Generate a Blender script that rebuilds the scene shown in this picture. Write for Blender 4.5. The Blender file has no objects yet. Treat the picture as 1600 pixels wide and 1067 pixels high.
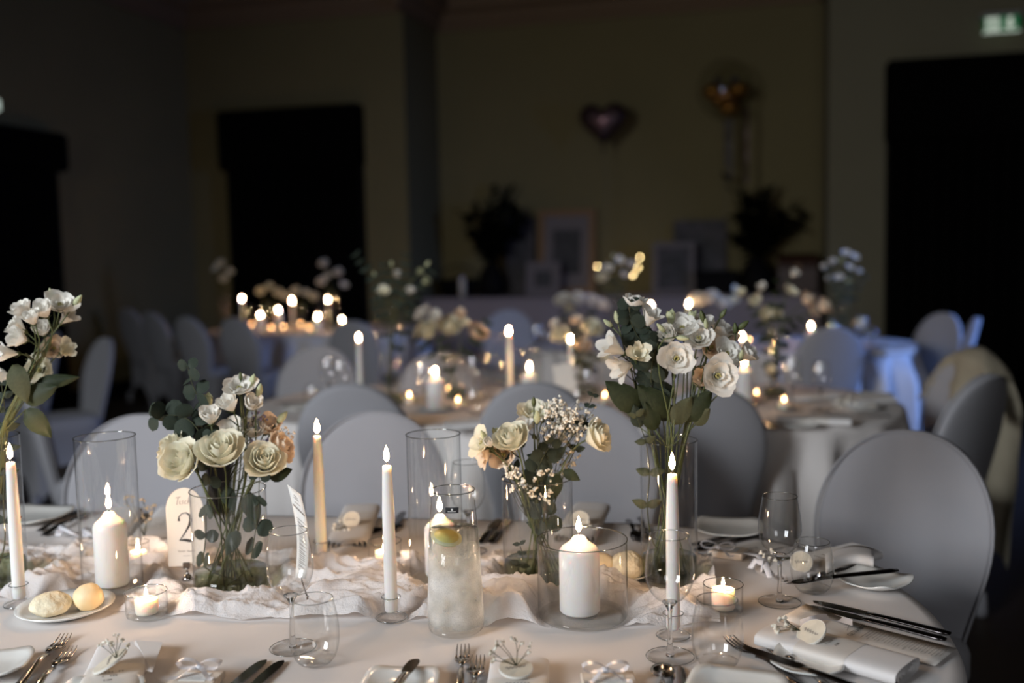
import bpy, math, random
from mathutils import Vector, Matrix, noise

S = bpy.context.scene
COL = S.collection
PI = math.pi
R = math.radians
rnd = random.Random(7)

# ------------------------------------------------------------------ camera
FPX = 1556.0
CAM = Vector((0, 0, 1.37))
PITCH, ROLL = R(5.0), R(1.2)
FW = Vector((0, math.cos(PITCH), -math.sin(PITCH)))
R0 = Vector((1, 0, 0)); U0 = R0.cross(FW)
RT = R0 * math.cos(ROLL) - U0 * math.sin(ROLL)
UP = U0 * math.cos(ROLL) + R0 * math.sin(ROLL)
cd = bpy.data.cameras.new('camera')
cd.sensor_width = 36.0; cd.lens = FPX * 36.0 / 1600.0
cd.clip_start = 0.05; cd.clip_end = 60
cd.dof.use_dof = True; cd.dof.focus_distance = 1.66; cd.dof.aperture_fstop = 1.7
cam = bpy.data.objects.new('camera', cd); COL.objects.link(cam)
mw = Matrix((RT, UP, -FW)).transposed().to_4x4(); mw.translation = CAM
cam.matrix_world = mw
S.camera = cam

# ------------------------------------------------------------------ world, lights, exposure
w = bpy.data.worlds.new('world'); S.world = w; w.use_nodes = True
w.node_tree.nodes['Background'].inputs[0].default_value = (0.5, 0.6, 0.8, 1)
w.node_tree.nodes['Background'].inputs[1].default_value = 0.02
S.view_settings.view_transform = 'Standard'; S.view_settings.look = 'None'
S.view_settings.gamma = 1.0; S.view_settings.use_curve_mapping = False
S.view_settings.exposure = 0.15
S.cycles.transparent_max_bounces = 40
S.cycles.max_bounces = 10
S.cycles.diffuse_bounces = 3
S.cycles.glossy_bounces = 3
S.cycles.transmission_bounces = 8
S.cycles.use_denoising = True
S.cycles.sample_clamp_indirect = 4.0
S.cycles.caustics_reflective = False
S.cycles.caustics_refractive = False

def area(name, loc, aim, sx, sy, power, col):
    l = bpy.data.lights.new(name, 'AREA'); l.shape = 'RECTANGLE'; l.size = sx; l.size_y = sy
    l.energy = power; l.color = col
    o = bpy.data.objects.new(name, l); COL.objects.link(o)
    o.location = loc
    o.rotation_euler = (Vector(aim) - Vector(loc)).to_track_quat('-Z', 'Y').to_euler()
    return o
area('assumed_daylight_left', (-3.5, -1.1, 2.45), (-0.75, 2.3, 0.75), 1.5, 1.7, 66, (0.90, 0.95, 1.0)).data.spread = R(100)  # bare lamp inside the room for assumed daylight; no window is built there
area('fill_light_rear', (0.9, -2.6, 2.5), (0.3, 2.6, 0.8), 1.2, 1.4, 22, (0.95, 0.96, 1.0))  # added weak fill that lifts the far walls, not a window
area('blue_side_light', (4.9, 5.2, 1.7), (0.9, 7.2, 0.1), 0.7, 1.2, 28, (0.20, 0.38, 1.0)).data.spread = R(90)  # unseen source at the right, added for the blue on chairs and cloth
FLAME = 360.0          # emission of every candle flame

# ------------------------------------------------------------------ pixel helpers (1600x1067 frame)
def ray(px, py): return FW + RT * ((px - 800) / FPX) + UP * ((533.5 - py) / FPX)
def T(px, py, z=0.752):
    d = ray(px, py); return CAM + d * ((z - CAM.z) / d.z)
def Dp(px, py, y):
    d = ray(px, py); return CAM + d * (y / d.y)
def proj(P):
    v = Vector(P) - CAM; k = v.dot(FW)
    return 800 + FPX * v.dot(RT) / k, 533.5 - FPX * v.dot(UP) / k
def zat(P, py):
    lo, hi = -0.5, 5.0
    for _ in range(40):
        m = (lo + hi) / 2
        if proj((P[0], P[1], m))[1] > py: lo = m
        else: hi = m
    return lo
TA = R(-9)                                       # the tables stand nine degrees askew to the view
def W(u, v, z=0.752): return Vector((u * math.cos(TA) - v * math.sin(TA), u * math.sin(TA) + v * math.cos(TA), z))

# ------------------------------------------------------------------ materials
def mk(name):
    m = bpy.data.materials.new(name); m.use_nodes = True
    nt = m.node_tree; nt.nodes.clear()
    out = nt.nodes.new('ShaderNodeOutputMaterial')
    return m, nt, out
def N(nt, t, **kw):
    n = nt.nodes.new(t)
    for k, v in kw.items():
        if k in n.inputs: n.inputs[k].default_value = v
        else: setattr(n, k, v)
    return n
def c4(c): return (c[0], c[1], c[2], 1.0)
def pbr(name, col, rough=0.6, metal=0.0, var=0.0, vscale=20.0, bump=0.0, bscale=200.0, trans=0.0, sss=0.0, sheen=0.0, coat=0.0, col2=None, stretch=None, spec=0.5):
    m, nt, out = mk(name)
    b = N(nt, 'ShaderNodeBsdfPrincipled'); b.inputs['Base Color'].default_value = c4(col)
    b.inputs['Roughness'].default_value = rough; b.inputs['Metallic'].default_value = metal
    b.inputs['Specular IOR Level'].default_value = spec
    if sheen: b.inputs['Sheen Weight'].default_value = sheen
    if coat: b.inputs['Coat Weight'].default_value = coat
    tc = N(nt, 'ShaderNodeTexCoord'); mp = N(nt, 'ShaderNodeMapping')
    nt.links.new(tc.outputs['Object'], mp.inputs[0])
    if stretch: mp.inputs['Scale'].default_value = stretch
    if var or col2:
        nz = N(nt, 'ShaderNodeTexNoise', Scale=vscale, Detail=4.0); nt.links.new(mp.outputs[0], nz.inputs['Vector'])
        cr = N(nt, 'ShaderNodeValToRGB'); cr.color_ramp.elements[0].position = 0.35; cr.color_ramp.elements[1].position = 0.65
        c2 = col2 or tuple(max(0, c * (1 - var)) for c in col)
        cr.color_ramp.elements[0].color = c4(c2); cr.color_ramp.elements[1].color = c4(col)
        nt.links.new(nz.outputs['Fac'], cr.inputs[0]); nt.links.new(cr.outputs[0], b.inputs['Base Color'])
    if bump:
        n2 = N(nt, 'ShaderNodeTexNoise', Scale=bscale, Detail=3.0); nt.links.new(mp.outputs[0], n2.inputs['Vector'])
        bp = N(nt, 'ShaderNodeBump', Strength=bump, Distance=0.01); nt.links.new(n2.outputs['Fac'], bp.inputs['Height'])
        nt.links.new(bp.outputs[0], b.inputs['Normal'])
    if sss:
        b.inputs['Subsurface Weight'].default_value = sss; b.inputs['Subsurface Radius'].default_value = (1.0, 0.55, 0.3)
        b.inputs['Subsurface Scale'].default_value = 0.03
    if trans:
        t = N(nt, 'ShaderNodeBsdfTranslucent'); t.inputs[0].default_value = c4(col)
        mx = N(nt, 'ShaderNodeMixShader', Fac=trans); nt.links.new(b.outputs[0], mx.inputs[1]); nt.links.new(t.outputs[0], mx.inputs[2])
        nt.links.new(mx.outputs[0], out.inputs[0])
    else: nt.links.new(b.outputs[0], out.inputs[0])
    return m
def thin_glass(name, tint=(0.985, 0.988, 0.985), ior=1.5, fog=0.0, gain=1.0, edge=0.30):
    m, nt, out = mk(name)
    tr = N(nt, 'ShaderNodeBsdfTransparent')
    gl = N(nt, 'ShaderNodeBsdfGlossy', Roughness=0.02); gl.inputs[0].default_value = (1, 1, 1, 1)
    # Schlick reflectance of a thin pane, alike on both faces
    ge = N(nt, 'ShaderNodeNewGeometry'); dt = N(nt, 'ShaderNodeVectorMath', operation='DOT_PRODUCT')
    nt.links.new(ge.outputs['Normal'], dt.inputs[0]); nt.links.new(ge.outputs['Incoming'], dt.inputs[1])
    ab = N(nt, 'ShaderNodeMath', operation='ABSOLUTE'); nt.links.new(dt.outputs['Value'], ab.inputs[0])
    su = N(nt, 'ShaderNodeMath', operation='SUBTRACT'); su.inputs[0].default_value = 1.0; nt.links.new(ab.outputs[0], su.inputs[1])
    pw = N(nt, 'ShaderNodeMath', operation='POWER'); pw.inputs[1].default_value = 4.5; nt.links.new(su.outputs[0], pw.inputs[0])
    # seen edge-on the pane is a longer way through the glass, hence darker
    tm = N(nt, 'ShaderNodeMix'); tm.data_type = 'RGBA'; p3 = N(nt, 'ShaderNodeMath', operation='POWER'); p3.inputs[1].default_value = 5.0
    nt.links.new(su.outputs[0], p3.inputs[0]); nt.links.new(p3.outputs[0], tm.inputs[0]); tm.inputs[6].default_value = c4(tint); tm.inputs[7].default_value = c4([c * edge for c in tint])
    nt.links.new(tm.outputs[2], tr.inputs[0])
    f0 = 1.8 * ((ior - 1) / (ior + 1)) ** 2
    mu = N(nt, 'ShaderNodeMath', operation='MULTIPLY_ADD'); mu.inputs[1].default_value = min(1.0, 0.75 * gain); mu.inputs[2].default_value = f0 * gain; mu.use_clamp = True
    nt.links.new(pw.outputs[0], mu.inputs[0])
    mx = N(nt, 'ShaderNodeMixShader'); nt.links.new(mu.outputs[0], mx.inputs[0]); nt.links.new(tr.outputs[0], mx.inputs[1]); nt.links.new(gl.outputs[0], mx.inputs[2])
    last = mx
    if fog:      # condensation on the outside of a cold carafe
        df = N(nt, 'ShaderNodeBsdfTranslucent'); df.inputs[0].default_value = (0.95, 0.95, 0.94, 1)
        d2 = N(nt, 'ShaderNodeBsdfDiffuse'); d2.inputs[0].default_value = (0.93, 0.93, 0.92, 1)
        mm = N(nt, 'ShaderNodeMixShader', Fac=0.5); nt.links.new(df.outputs[0], mm.inputs[1]); nt.links.new(d2.outputs[0], mm.inputs[2])
        tc = N(nt, 'ShaderNodeTexCoord'); nz = N(nt, 'ShaderNodeTexNoise', Scale=22.0, Detail=1.5); nt.links.new(tc.outputs['Object'], nz.inputs['Vector'])
        n2 = N(nt, 'ShaderNodeTexVoronoi', Scale=420.0); nt.links.new(tc.outputs['Object'], n2.inputs['Vector'])
        sp = N(nt, 'ShaderNodeSeparateXYZ'); nt.links.new(tc.outputs['Object'], sp.inputs[0])
        r1 = N(nt, 'ShaderNodeMapRange'); r1.inputs[1].default_value = 0.155; r1.inputs[2].default_value = 0.11; nt.links.new(sp.outputs[2], r1.inputs[0])
        r2 = N(nt, 'ShaderNodeMapRange'); r2.inputs[1].default_value = 0.008; r2.inputs[2].default_value = 0.03; nt.links.new(sp.outputs[2], r2.inputs[0])
        a = N(nt, 'ShaderNodeMath', operation='MULTIPLY'); nt.links.new(r1.outputs[0], a.inputs[0]); nt.links.new(r2.outputs[0], a.inputs[1])
        cr = N(nt, 'ShaderNodeMapRange'); cr.inputs[1].default_value = 0.35; cr.inputs[2].default_value = 0.65; cr.inputs[3].default_value = 0.25; nt.links.new(nz.outputs['Fac'], cr.inputs[0])
        b = N(nt, 'ShaderNodeMath', operation='MULTIPLY'); nt.links.new(a.outputs[0], b.inputs[0]); nt.links.new(cr.outputs[0], b.inputs[1])
        v = N(nt, 'ShaderNodeMapRange'); v.inputs[1].default_value = 0.0; v.inputs[2].default_value = 0.6; v.inputs[3].default_value = 0.75; nt.links.new(n2.outputs['Distance'], v.inputs[0])
        c = N(nt, 'ShaderNodeMath', operation='MULTIPLY'); nt.links.new(b.outputs[0], c.inputs[0]); nt.links.new(v.outputs[0], c.inputs[1])
        d = N(nt, 'ShaderNodeMath', operation='MULTIPLY'); nt.links.new(c.outputs[0], d.inputs[0]); d.inputs[1].default_value = fog
        mf = N(nt, 'ShaderNodeMixShader'); nt.links.new(d.outputs[0], mf.inputs[0]); nt.links.new(mx.outputs[0], mf.inputs[1]); nt.links.new(mm.outputs[0], mf.inputs[2]); last = mf
    nt.links.new(last.outputs[0], out.inputs[0])
    return m
def refr(name, col, ior=1.45, rough=0.0):
    m, nt, out = mk(name)
    b = N(nt, 'ShaderNodeBsdfPrincipled'); b.inputs['Base Color'].default_value = c4(col)
    b.inputs['Roughness'].default_value = rough; b.inputs['Transmission Weight'].default_value = 1.0; b.inputs['IOR'].default_value = ior
    nt.links.new(b.outputs[0], out.inputs[0]); return m
def emit(name, col, s):
    m, nt, out = mk(name); e = N(nt, 'ShaderNodeEmission'); e.inputs[0].default_value = c4(col); e.inputs[1].default_value = s
    nt.links.new(e.outputs[0], out.inputs[0]); return m

M = dict(
    cloth=pbr('table_linen', (0.75, 0.715, 0.695), 0.85, var=0.05, vscale=5, bump=0.10, bscale=900, spec=0.2),
    gauze=pbr('gauze', (0.86, 0.83, 0.82), 0.9, bump=0.35, bscale=260, trans=0.35, spec=0.1),
    cover=pbr('stretch_cover', (0.34, 0.34, 0.365), 0.8, var=0.04, vscale=6, bump=0.04, bscale=700, sheen=0.1, spec=0.2),
    wax=pbr('wax', (0.80, 0.785, 0.77), 0.42, sss=0.6),
    wax_warm=pbr('wax_cream', (0.88, 0.78, 0.66), 0.42, sss=0.6),
    wick=pbr('wick', (0.02, 0.015, 0.012), 0.9),
    flame=emit('flame', (1.0, 0.62, 0.34), FLAME), flame_dim=emit('small_flame', (1.0, 0.50, 0.20), 60),
    fairy=emit('fairy_light', (1.0, 0.74, 0.34), 60.0),
    glass=thin_glass('thin_glass'), rim=thin_glass('glass_rim', (0.70, 0.72, 0.72), 1.7, gain=2.0, edge=0.5),
    base=thin_glass('glass_base', (0.95, 0.955, 0.95), 1.5, gain=0.6, edge=0.9),
    fogged=thin_glass('cold_glass', fog=1.0), stemglass=refr('stem_glass', (0.99, 0.99, 0.99), 1.45), solid=thin_glass('solid_glass', (0.99, 0.99, 0.99), 1.5, gain=0.6, edge=0.9),
    water=thin_glass('water', (0.93, 0.94, 0.91), 1.33), murky=thin_glass('vase_water', (0.60, 0.64, 0.50), 1.33, gain=0.7),
    silver=pbr('polished_steel', (0.36, 0.335, 0.32), 0.16, 1.0, bump=0.02, bscale=40),
    darkened_steel=pbr('darkened_steel', (0.10, 0.09, 0.09), 0.22, 1.0),  # steel with the dark room's reflection put into its colour
    china=pbr('porcelain', (0.80, 0.80, 0.77), 0.18, coat=0.3),
    napkin=pbr('napkin_linen', (0.80, 0.78, 0.77), 0.85, bump=0.08, bscale=700, spec=0.2),
    band=pbr('paper_band', (0.74, 0.70, 0.65), 0.6), paper=pbr('card_paper', (0.80, 0.75, 0.68), 0.7),
    paper_white=pbr('white_card', (0.80, 0.79, 0.76), 0.6, trans=0.1),
    ink=pbr('black_ink', (0.02, 0.02, 0.022), 0.5), ink_grey=pbr('grey_ink', (0.22, 0.19, 0.17), 0.6),
    ribbon=pbr('satin_ribbon', (0.80, 0.80, 0.84), 0.32, trans=0.15), box=pbr('favour_box', (0.72, 0.64, 0.55), 0.7, trans=0.05),
    wood=pbr('wood_slice', (0.72, 0.66, 0.54), 0.7, var=0.15, vscale=60), bark=pbr('slice_bark', (0.78, 0.76, 0.70), 0.8),
    bread=pbr('bread_crust', (0.86, 0.62, 0.32), 0.55, col2=(0.90, 0.76, 0.50), vscale=14, bump=0.08, bscale=60),
    crumb=pbr('bread_crumb', (0.90, 0.80, 0.58), 0.8, var=0.2, vscale=60, bump=0.5, bscale=90),
    rose=pbr('cream_petal', (0.95, 0.91, 0.74), 0.6, trans=0.30, var=0.05, vscale=30, bump=0.05, bscale=120, spec=0.2),
    rose_peach=pbr('peach_petal', (0.90, 0.72, 0.54), 0.6, trans=0.32, col2=(0.92, 0.82, 0.68), vscale=18, spec=0.2),
    white=pbr('white_petal', (0.94, 0.91, 0.84), 0.6, trans=0.32, var=0.04, vscale=30, bump=0.06, bscale=100, spec=0.2),
    white_green=pbr('bud_petal', (0.74, 0.74, 0.52), 0.6, trans=0.25, col2=(0.50, 0.56, 0.30), vscale=24, spec=0.2),
    stamen=pbr('stamen', (0.42, 0.38, 0.14), 0.7), gyp=pbr('gypsophila_bloom', (0.84, 0.80, 0.70), 0.8),
    gyp_dark=pbr('dried_bloom', (0.50, 0.43, 0.32), 0.8), limonium=pbr('violet_bloom', (0.30, 0.27, 0.42), 0.8),
    stem=pbr('green_stem', (0.085, 0.105, 0.035), 0.5, trans=0.05), stem_dark=pbr('dark_stem', (0.07, 0.08, 0.035), 0.6),
    euc=pbr('eucalyptus_leaf', (0.034, 0.046, 0.033), 0.75, trans=0.05, var=0.25, vscale=14, spec=0.2),
    leaf=pbr('green_leaf', (0.022, 0.032, 0.012), 0.6, trans=0.04, var=0.3, vscale=12, spec=0.25),
    leaf_pale=pbr('olive_leaf', (0.065, 0.07, 0.036), 0.7, trans=0.06, var=0.2, vscale=14, spec=0.2),
    lemon=pbr('lemon', (0.85, 0.75, 0.28), 0.4, trans=0.3), lemon_pith=pbr('lemon_pith', (0.88, 0.86, 0.62), 0.5, trans=0.3),
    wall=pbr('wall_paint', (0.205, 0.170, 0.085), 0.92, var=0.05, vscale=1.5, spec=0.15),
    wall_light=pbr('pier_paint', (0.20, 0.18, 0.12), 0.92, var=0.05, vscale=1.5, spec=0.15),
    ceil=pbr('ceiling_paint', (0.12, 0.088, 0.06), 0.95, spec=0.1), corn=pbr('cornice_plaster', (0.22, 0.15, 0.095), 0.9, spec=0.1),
    floor=pbr('dark_parquet', (0.045, 0.028, 0.018), 0.5, var=0.4, vscale=6, stretch=(1, 12, 1)),
    black=pbr('blackout_fabric', (0.0035, 0.0032, 0.003), 0.95, spec=0.02), blackwood=pbr('dark_frame', (0.006, 0.005, 0.004), 0.7, spec=0.1),
    darkwood=pbr('stained_wood', (0.05, 0.018, 0.01), 0.45), brass=pbr('gilt_frame', (0.20, 0.10, 0.036), 0.5, 0.1),
    mount=pbr('picture_mount', (0.19, 0.16, 0.155), 0.8), photo=pbr('dark_print', (0.012, 0.011, 0.012), 0.6, col2=(0.05, 0.045, 0.05), vscale=9),
    photo_light=pbr('pale_print', (0.075, 0.062, 0.07), 0.6, var=0.6, vscale=8),
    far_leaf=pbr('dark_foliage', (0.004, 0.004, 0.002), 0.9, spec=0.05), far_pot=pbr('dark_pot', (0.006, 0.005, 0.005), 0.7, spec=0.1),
    foil=pbr('pink_foil', (0.22, 0.12, 0.13), 0.3, 0.6), foil_dark=pbr('dark_foil', (0.05, 0.025, 0.025), 0.4, 0.5),
    amber=pbr('gold_foil', (0.35, 0.16, 0.03), 0.35, 0.7), bubble=thin_glass('clear_balloon', (0.93, 0.93, 0.9), 1.3),
    coat=pbr('khaki_coat', (0.34, 0.30, 0.22), 0.85, var=0.1, vscale=8), sign_green=emit('sign_green', (0.01, 0.14, 0.05), 0.5),
    sign_white=emit('sign_white', (0.75, 0.85, 0.72), 0.5), plastic=pbr('grey_housing', (0.30, 0.29, 0.28), 0.5),
    lamp=emit('white_lamp', (0.8, 0.95, 0.85), 0.5), display=pbr('buffet_linen', (0.34, 0.28, 0.28), 0.85),
)

# ------------------------------------------------------------------ mesh helpers
class MB:
    def __init__(s): s.v = []; s.f = []
    def add(s, vs, fs):
        o = len(s.v); s.v += [Vector(v) for v in vs]; s.f += [tuple(i + o for i in f) for f in fs]; return s
    def grid(s, fn, nu, nv, wu=False, wv=False):
        vs = [fn(i / (nu if wu else nu), j / nv) for j in range(nv + 1) for i in range(nu if wu else nu + 1)]
        n = nu if wu else nu + 1; fs = []
        for j in range(nv):
            for i in range(nu):
                a = j * n + i; b = j * n + (i + 1) % n
                fs.append((a, b, b + n, a + n))
        return s.add(vs, fs)
    def lathe(s, prof, n=32, c=(0, 0, 0), sx=1.0, sy=1.0, cap=True):
        k = len(prof); vs = []
        for r, z in prof:
            for i in range(n):
                a = 2 * PI * i / n; vs.append((c[0] + r * sx * math.cos(a), c[1] + r * sy * math.sin(a), c[2] + z))
        fs = [(j * n + i, j * n + (i + 1) % n, (j + 1) * n + (i + 1) % n, (j + 1) * n + i) for j in range(k - 1) for i in range(n)]
        if cap:
            if prof[0][0] > 1e-5: fs.append(tuple(range(n - 1, -1, -1)))
            if prof[-1][0] > 1e-5: fs.append(tuple((k - 1) * n + i for i in range(n)))
        return s.add(vs, fs)
    def tube(s, pts, rad, n=8, cap=True, flat=1.0):
        pts = [Vector(p) for p in pts]; k = len(pts); vs = []
        if not hasattr(rad, '__len__'): rad = [rad] * k
        t0 = (pts[1] - pts[0]).normalized(); ref = Vector((0, 0, 1)) if abs(t0.z) < 0.9 else Vector((1, 0, 0))
        nx = t0.cross(ref).normalized()
        for j, p in enumerate(pts):
            t = (pts[min(j + 1, k - 1)] - pts[max(j - 1, 0)]).normalized()
            nx = (nx - t * nx.dot(t)).normalized(); ny = t.cross(nx)
            for i in range(n):
                a = 2 * PI * i / n; vs.append(p + nx * (rad[j] * math.cos(a)) + ny * (rad[j] * flat * math.sin(a)))
        fs = [(j * n + i, j * n + (i + 1) % n, (j + 1) * n + (i + 1) % n, (j + 1) * n + i) for j in range(k - 1) for i in range(n)]
        if cap: fs += [tuple(range(n - 1, -1, -1)), tuple((k - 1) * n + i for i in range(n))]
        return s.add(vs, fs)
    def torus(s, rr, r, z, n=40, m=6, c=(0, 0)):
        return s.grid(lambda u, v: (c[0] + (rr + r * math.cos(2 * PI * v)) * math.cos(2 * PI * u), c[1] + (rr + r * math.cos(2 * PI * v)) * math.sin(2 * PI * u), z + r * math.sin(2 * PI * v)), n, m, wu=True)
    def box(s, c, size, mat=None, bev=0.0):
        x, y, z = [k / 2 for k in size]; c = Vector(c); vs = []
        if bev <= 0:
            for sx, sy, sz in [(-1,-1,-1),(1,-1,-1),(1,1,-1),(-1,1,-1),(-1,-1,1),(1,-1,1),(1,1,1),(-1,1,1)]: vs.append(Vector((sx*x, sy*y, sz*z)))
            fs = [(0,3,2,1),(4,5,6,7),(0,1,5,4),(1,2,6,5),(2,3,7,6),(3,0,4,7)]
        else:
            ring = lambda dx, zz: [Vector((sx*(x-dx), sy*(y-dx), zz)) for sx, sy in ((-1,-1),(1,-1),(1,1),(-1,1))]
            vs = ring(bev, -z) + ring(0, -z + bev) + ring(0, z - bev) + ring(bev, z)
            fs = [(3,2,1,0), (12,13,14,15)] + [(j*4+i, j*4+(i+1)%4, (j+1)*4+(i+1)%4, (j+1)*4+i) for j in range(3) for i in range(4)]
        if mat: vs = [mat @ v for v in vs]
        return s.add([c + v for v in vs], fs)
    def ball(s, c, r, n=8, m=6, sz=1.0):
        return s.lathe([(r * math.sin(PI * j / m) + 1e-6, -r * sz * math.cos(PI * j / m)) for j in range(m + 1)], n, c, cap=False)
    def mesh(s, name, m, smooth=True):
        me = bpy.data.meshes.new(name); me.from_pydata([tuple(v) for v in s.v], [], s.f); me.update()
        if smooth:
            me.polygons.foreach_set('use_smooth', [True] * len(me.polygons))
        me.materials.append(M[m] if isinstance(m, str) else m); return me
    def build(s, name, m, parent=None, smooth=True, origin=None):
        if origin is not None: s.v = [v - Vector(origin) for v in s.v]
        o = bpy.data.objects.new(name, s.mesh(name, m, smooth)); COL.objects.link(o)
        if origin is not None and parent is None: o.location = origin
        if parent: o.parent = parent
        return o
def sharp(o, ang=40):
    me = o.data; me.polygons.foreach_set('use_smooth', [True] * len(me.polygons))
    try: me.set_sharp_from_angle(angle=R(ang))
    except Exception: pass
    return o
def inst(name, me, parent, mat=None):
    o = bpy.data.objects.new(name, me); COL.objects.link(o)
    if parent: o.parent = parent
    if mat is not None: o.matrix_local = mat
    return o
def thing(name, label, cat, loc=(0, 0, 0), rz=0.0, group=None):
    o = bpy.data.objects.new(name, None); COL.objects.link(o); o.empty_display_size = 0.02
    o.location = loc; o.rotation_euler = (0, 0, rz); o['label'] = label; o['category'] = cat
    if group: o['group'] = group
    return o
def tag(o, label, cat, group=None):
    o['label'] = label; o['category'] = cat
    if group: o['group'] = group
    return o
def struct(name, mb, m, parent=None, smooth=False):
    o = mb.build(name, m, parent, smooth=smooth)
    if parent is None: o['kind'] = 'structure'
    return o
def dup(root, loc, rz, label, group=None):
    r = root.copy(); COL.objects.link(r); r.location = loc; r.rotation_euler = (0, 0, rz); r['label'] = label
    if group: r['group'] = group
    for ch in list(root.children):
        c = ch.copy(); COL.objects.link(c); c.parent = r
        for g in list(ch.children):
            d = g.copy(); COL.objects.link(d); d.parent = c
    return r
ORD = ['first', 'second', 'third', 'fourth', 'fifth', 'sixth', 'seventh', 'eighth', 'ninth', 'tenth', 'eleventh', 'twelfth', 'thirteenth', 'fourteenth', 'fifteenth', 'sixteenth', 'seventeenth', 'eighteenth', 'nineteenth', 'twentieth']
def ordinal(i, n): return 'leftmost' if i == 0 else ('rightmost' if i == n - 1 else ORD[i] + ' from the left')
def fbm(x, y, z=0.0, o=3):
    a, s, t = 1.0, 0.0, 0.0
    for k in range(o):
        s += a * noise.noise(Vector((x, y, z)) * (2 ** k)); t += a; a *= 0.5
    return s / t
def ribbon_strokes(mb, pts, w, fn):
    """flat pen strokes: pts 2-D polyline, w pen width (list or number); fn maps (x, y) onto the surface"""
    k = len(pts)
    if not hasattr(w, '__len__'): w = [w] * k
    vs = []
    for j in range(k):
        a = Vector(pts[max(j - 1, 0)]); b = Vector(pts[min(j + 1, k - 1)]); t = (b - a); t = t.normalized() if t.length > 0 else Vector((1, 0))
        n = Vector((-t.y, t.x)); p = Vector(pts[j])
        vs += [fn(*(p + n * w[j] / 2)), fn(*(p - n * w[j] / 2))]
    mb.add(vs, [(2 * j, 2 * j + 1, 2 * j + 3, 2 * j + 2) for j in range(k - 1)])
def text_mesh(body, size, name, m, parent, mat, shear=0.0, sx=1.0):
    cu = bpy.data.curves.new(name, 'FONT'); cu.body = body; cu.size = size; cu.align_x = 'CENTER'; cu.align_y = 'CENTER'; cu.shear = shear; cu.resolution_u = 2
    t = bpy.data.objects.new('tmp', cu); COL.objects.link(t)
    dg = bpy.context.evaluated_depsgraph_get(); me = bpy.data.meshes.new_from_object(t.evaluated_get(dg))
    bpy.data.objects.remove(t); me.name = name; me.materials.clear(); me.materials.append(M[m])
    if sx != 1.0: me.transform(Matrix.Scale(sx, 4, (1, 0, 0)))
    return inst(name, me, parent, mat)
# ================================================================== THE ROOM
PH = R(15)
nW = Vector((math.sin(PH), math.cos(PH), 0)); tW = Vector((math.cos(PH), -math.sin(PH), 0))      # into the far wall; along it to the right
def RW(t, n, z=0.0): return tW * t + nW * n + Vector((0, 0, z))
RM = Matrix.Rotation(-PH, 4, 'Z')
def onplane(px, py, n):           # point of the far plane n under a pixel
    d = ray(px, py); k = (n - CAM.dot(nW)) / d.dot(nW); return CAM + d * k
DN, DA = 10.25, 11.35             # the piers' plane, the recessed wall's plane
tl = onplane(305, 400, DN).dot(tW); t1 = onplane(640, 400, DN).dot(tW)
t2 = onplane(1293, 400, DN).dot(tW); tr = 7.2
H = 4.35; NR = -4.3
def slab(name, t0, t1_, n0, n1, z0, z1, m, parent=None):
    mb = MB(); mb.box(RW((t0 + t1_) / 2, (n0 + n1) / 2, (z0 + z1) / 2), (abs(t1_ - t0), abs(n1 - n0), z1 - z0), RM.to_3x3())
    return struct(name, mb, m, parent)
slab('floor', tl - 0.2, tr + 0.2, NR - 0.2, DA + 0.2, -0.1, 0, 'floor')
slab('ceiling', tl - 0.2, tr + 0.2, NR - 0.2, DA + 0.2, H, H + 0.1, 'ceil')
slab('wall_left', tl - 0.2, tl, NR, DN, 0, H, 'wall')
slab('wall_right', tr, tr + 0.2, NR, DA, 0, H, 'wall')
slab('wall_back_left', tl, t1, DN, DA, 0, H, 'wall')
slab('wall_back_recess', t1 - 0.05, t2 + 0.05, DA, DA + 0.15, 0, H, 'wall')
slab('wall_back_right', t2, tr, DN, DA, 0, H, 'wall_light')
# rear wall behind the viewer, with two assumed, unseen openings added for daylight
rw = [(tl, -4.6), (-3.0, 0.0), (1.5, tr)]
slab('wall_rear', tl, tr, NR - 0.2, NR, 0, 0.8, 'wall'); slab('wall_rear_top', tl, tr, NR - 0.2, NR, 3.2, H, 'wall')
for k, (a, b) in enumerate(rw): slab('wall_rear_pier_%d' % (k + 1), a, b, NR - 0.2, NR, 0.8, 3.2, 'wall')
# cornice: a stepped moulding along each wall
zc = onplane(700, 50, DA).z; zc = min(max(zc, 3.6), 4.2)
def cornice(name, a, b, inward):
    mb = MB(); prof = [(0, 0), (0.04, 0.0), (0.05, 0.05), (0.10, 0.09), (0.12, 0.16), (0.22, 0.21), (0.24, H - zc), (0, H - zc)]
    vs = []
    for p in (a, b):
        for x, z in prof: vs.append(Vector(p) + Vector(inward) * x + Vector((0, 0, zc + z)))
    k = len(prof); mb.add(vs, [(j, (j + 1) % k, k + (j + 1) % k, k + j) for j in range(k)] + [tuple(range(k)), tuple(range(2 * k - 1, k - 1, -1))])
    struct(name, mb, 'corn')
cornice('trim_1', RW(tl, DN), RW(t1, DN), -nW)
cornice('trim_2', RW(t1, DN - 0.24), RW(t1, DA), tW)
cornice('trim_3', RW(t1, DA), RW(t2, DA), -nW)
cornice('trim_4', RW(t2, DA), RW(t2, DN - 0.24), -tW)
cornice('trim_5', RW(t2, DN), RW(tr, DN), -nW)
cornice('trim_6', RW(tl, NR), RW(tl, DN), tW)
for k, (a, b, n) in enumerate(((tl, t1, DN), (t1, t2, DA), (t2, tr, DN))):
    slab('baseboard_back_%d' % (k + 1), a, b, n - 0.02, n, 0, 0.16, 'blackwood')
slab('baseboard_left', tl, tl + 0.02, NR, DN, 0, 0.16, 'blackwood')

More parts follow.
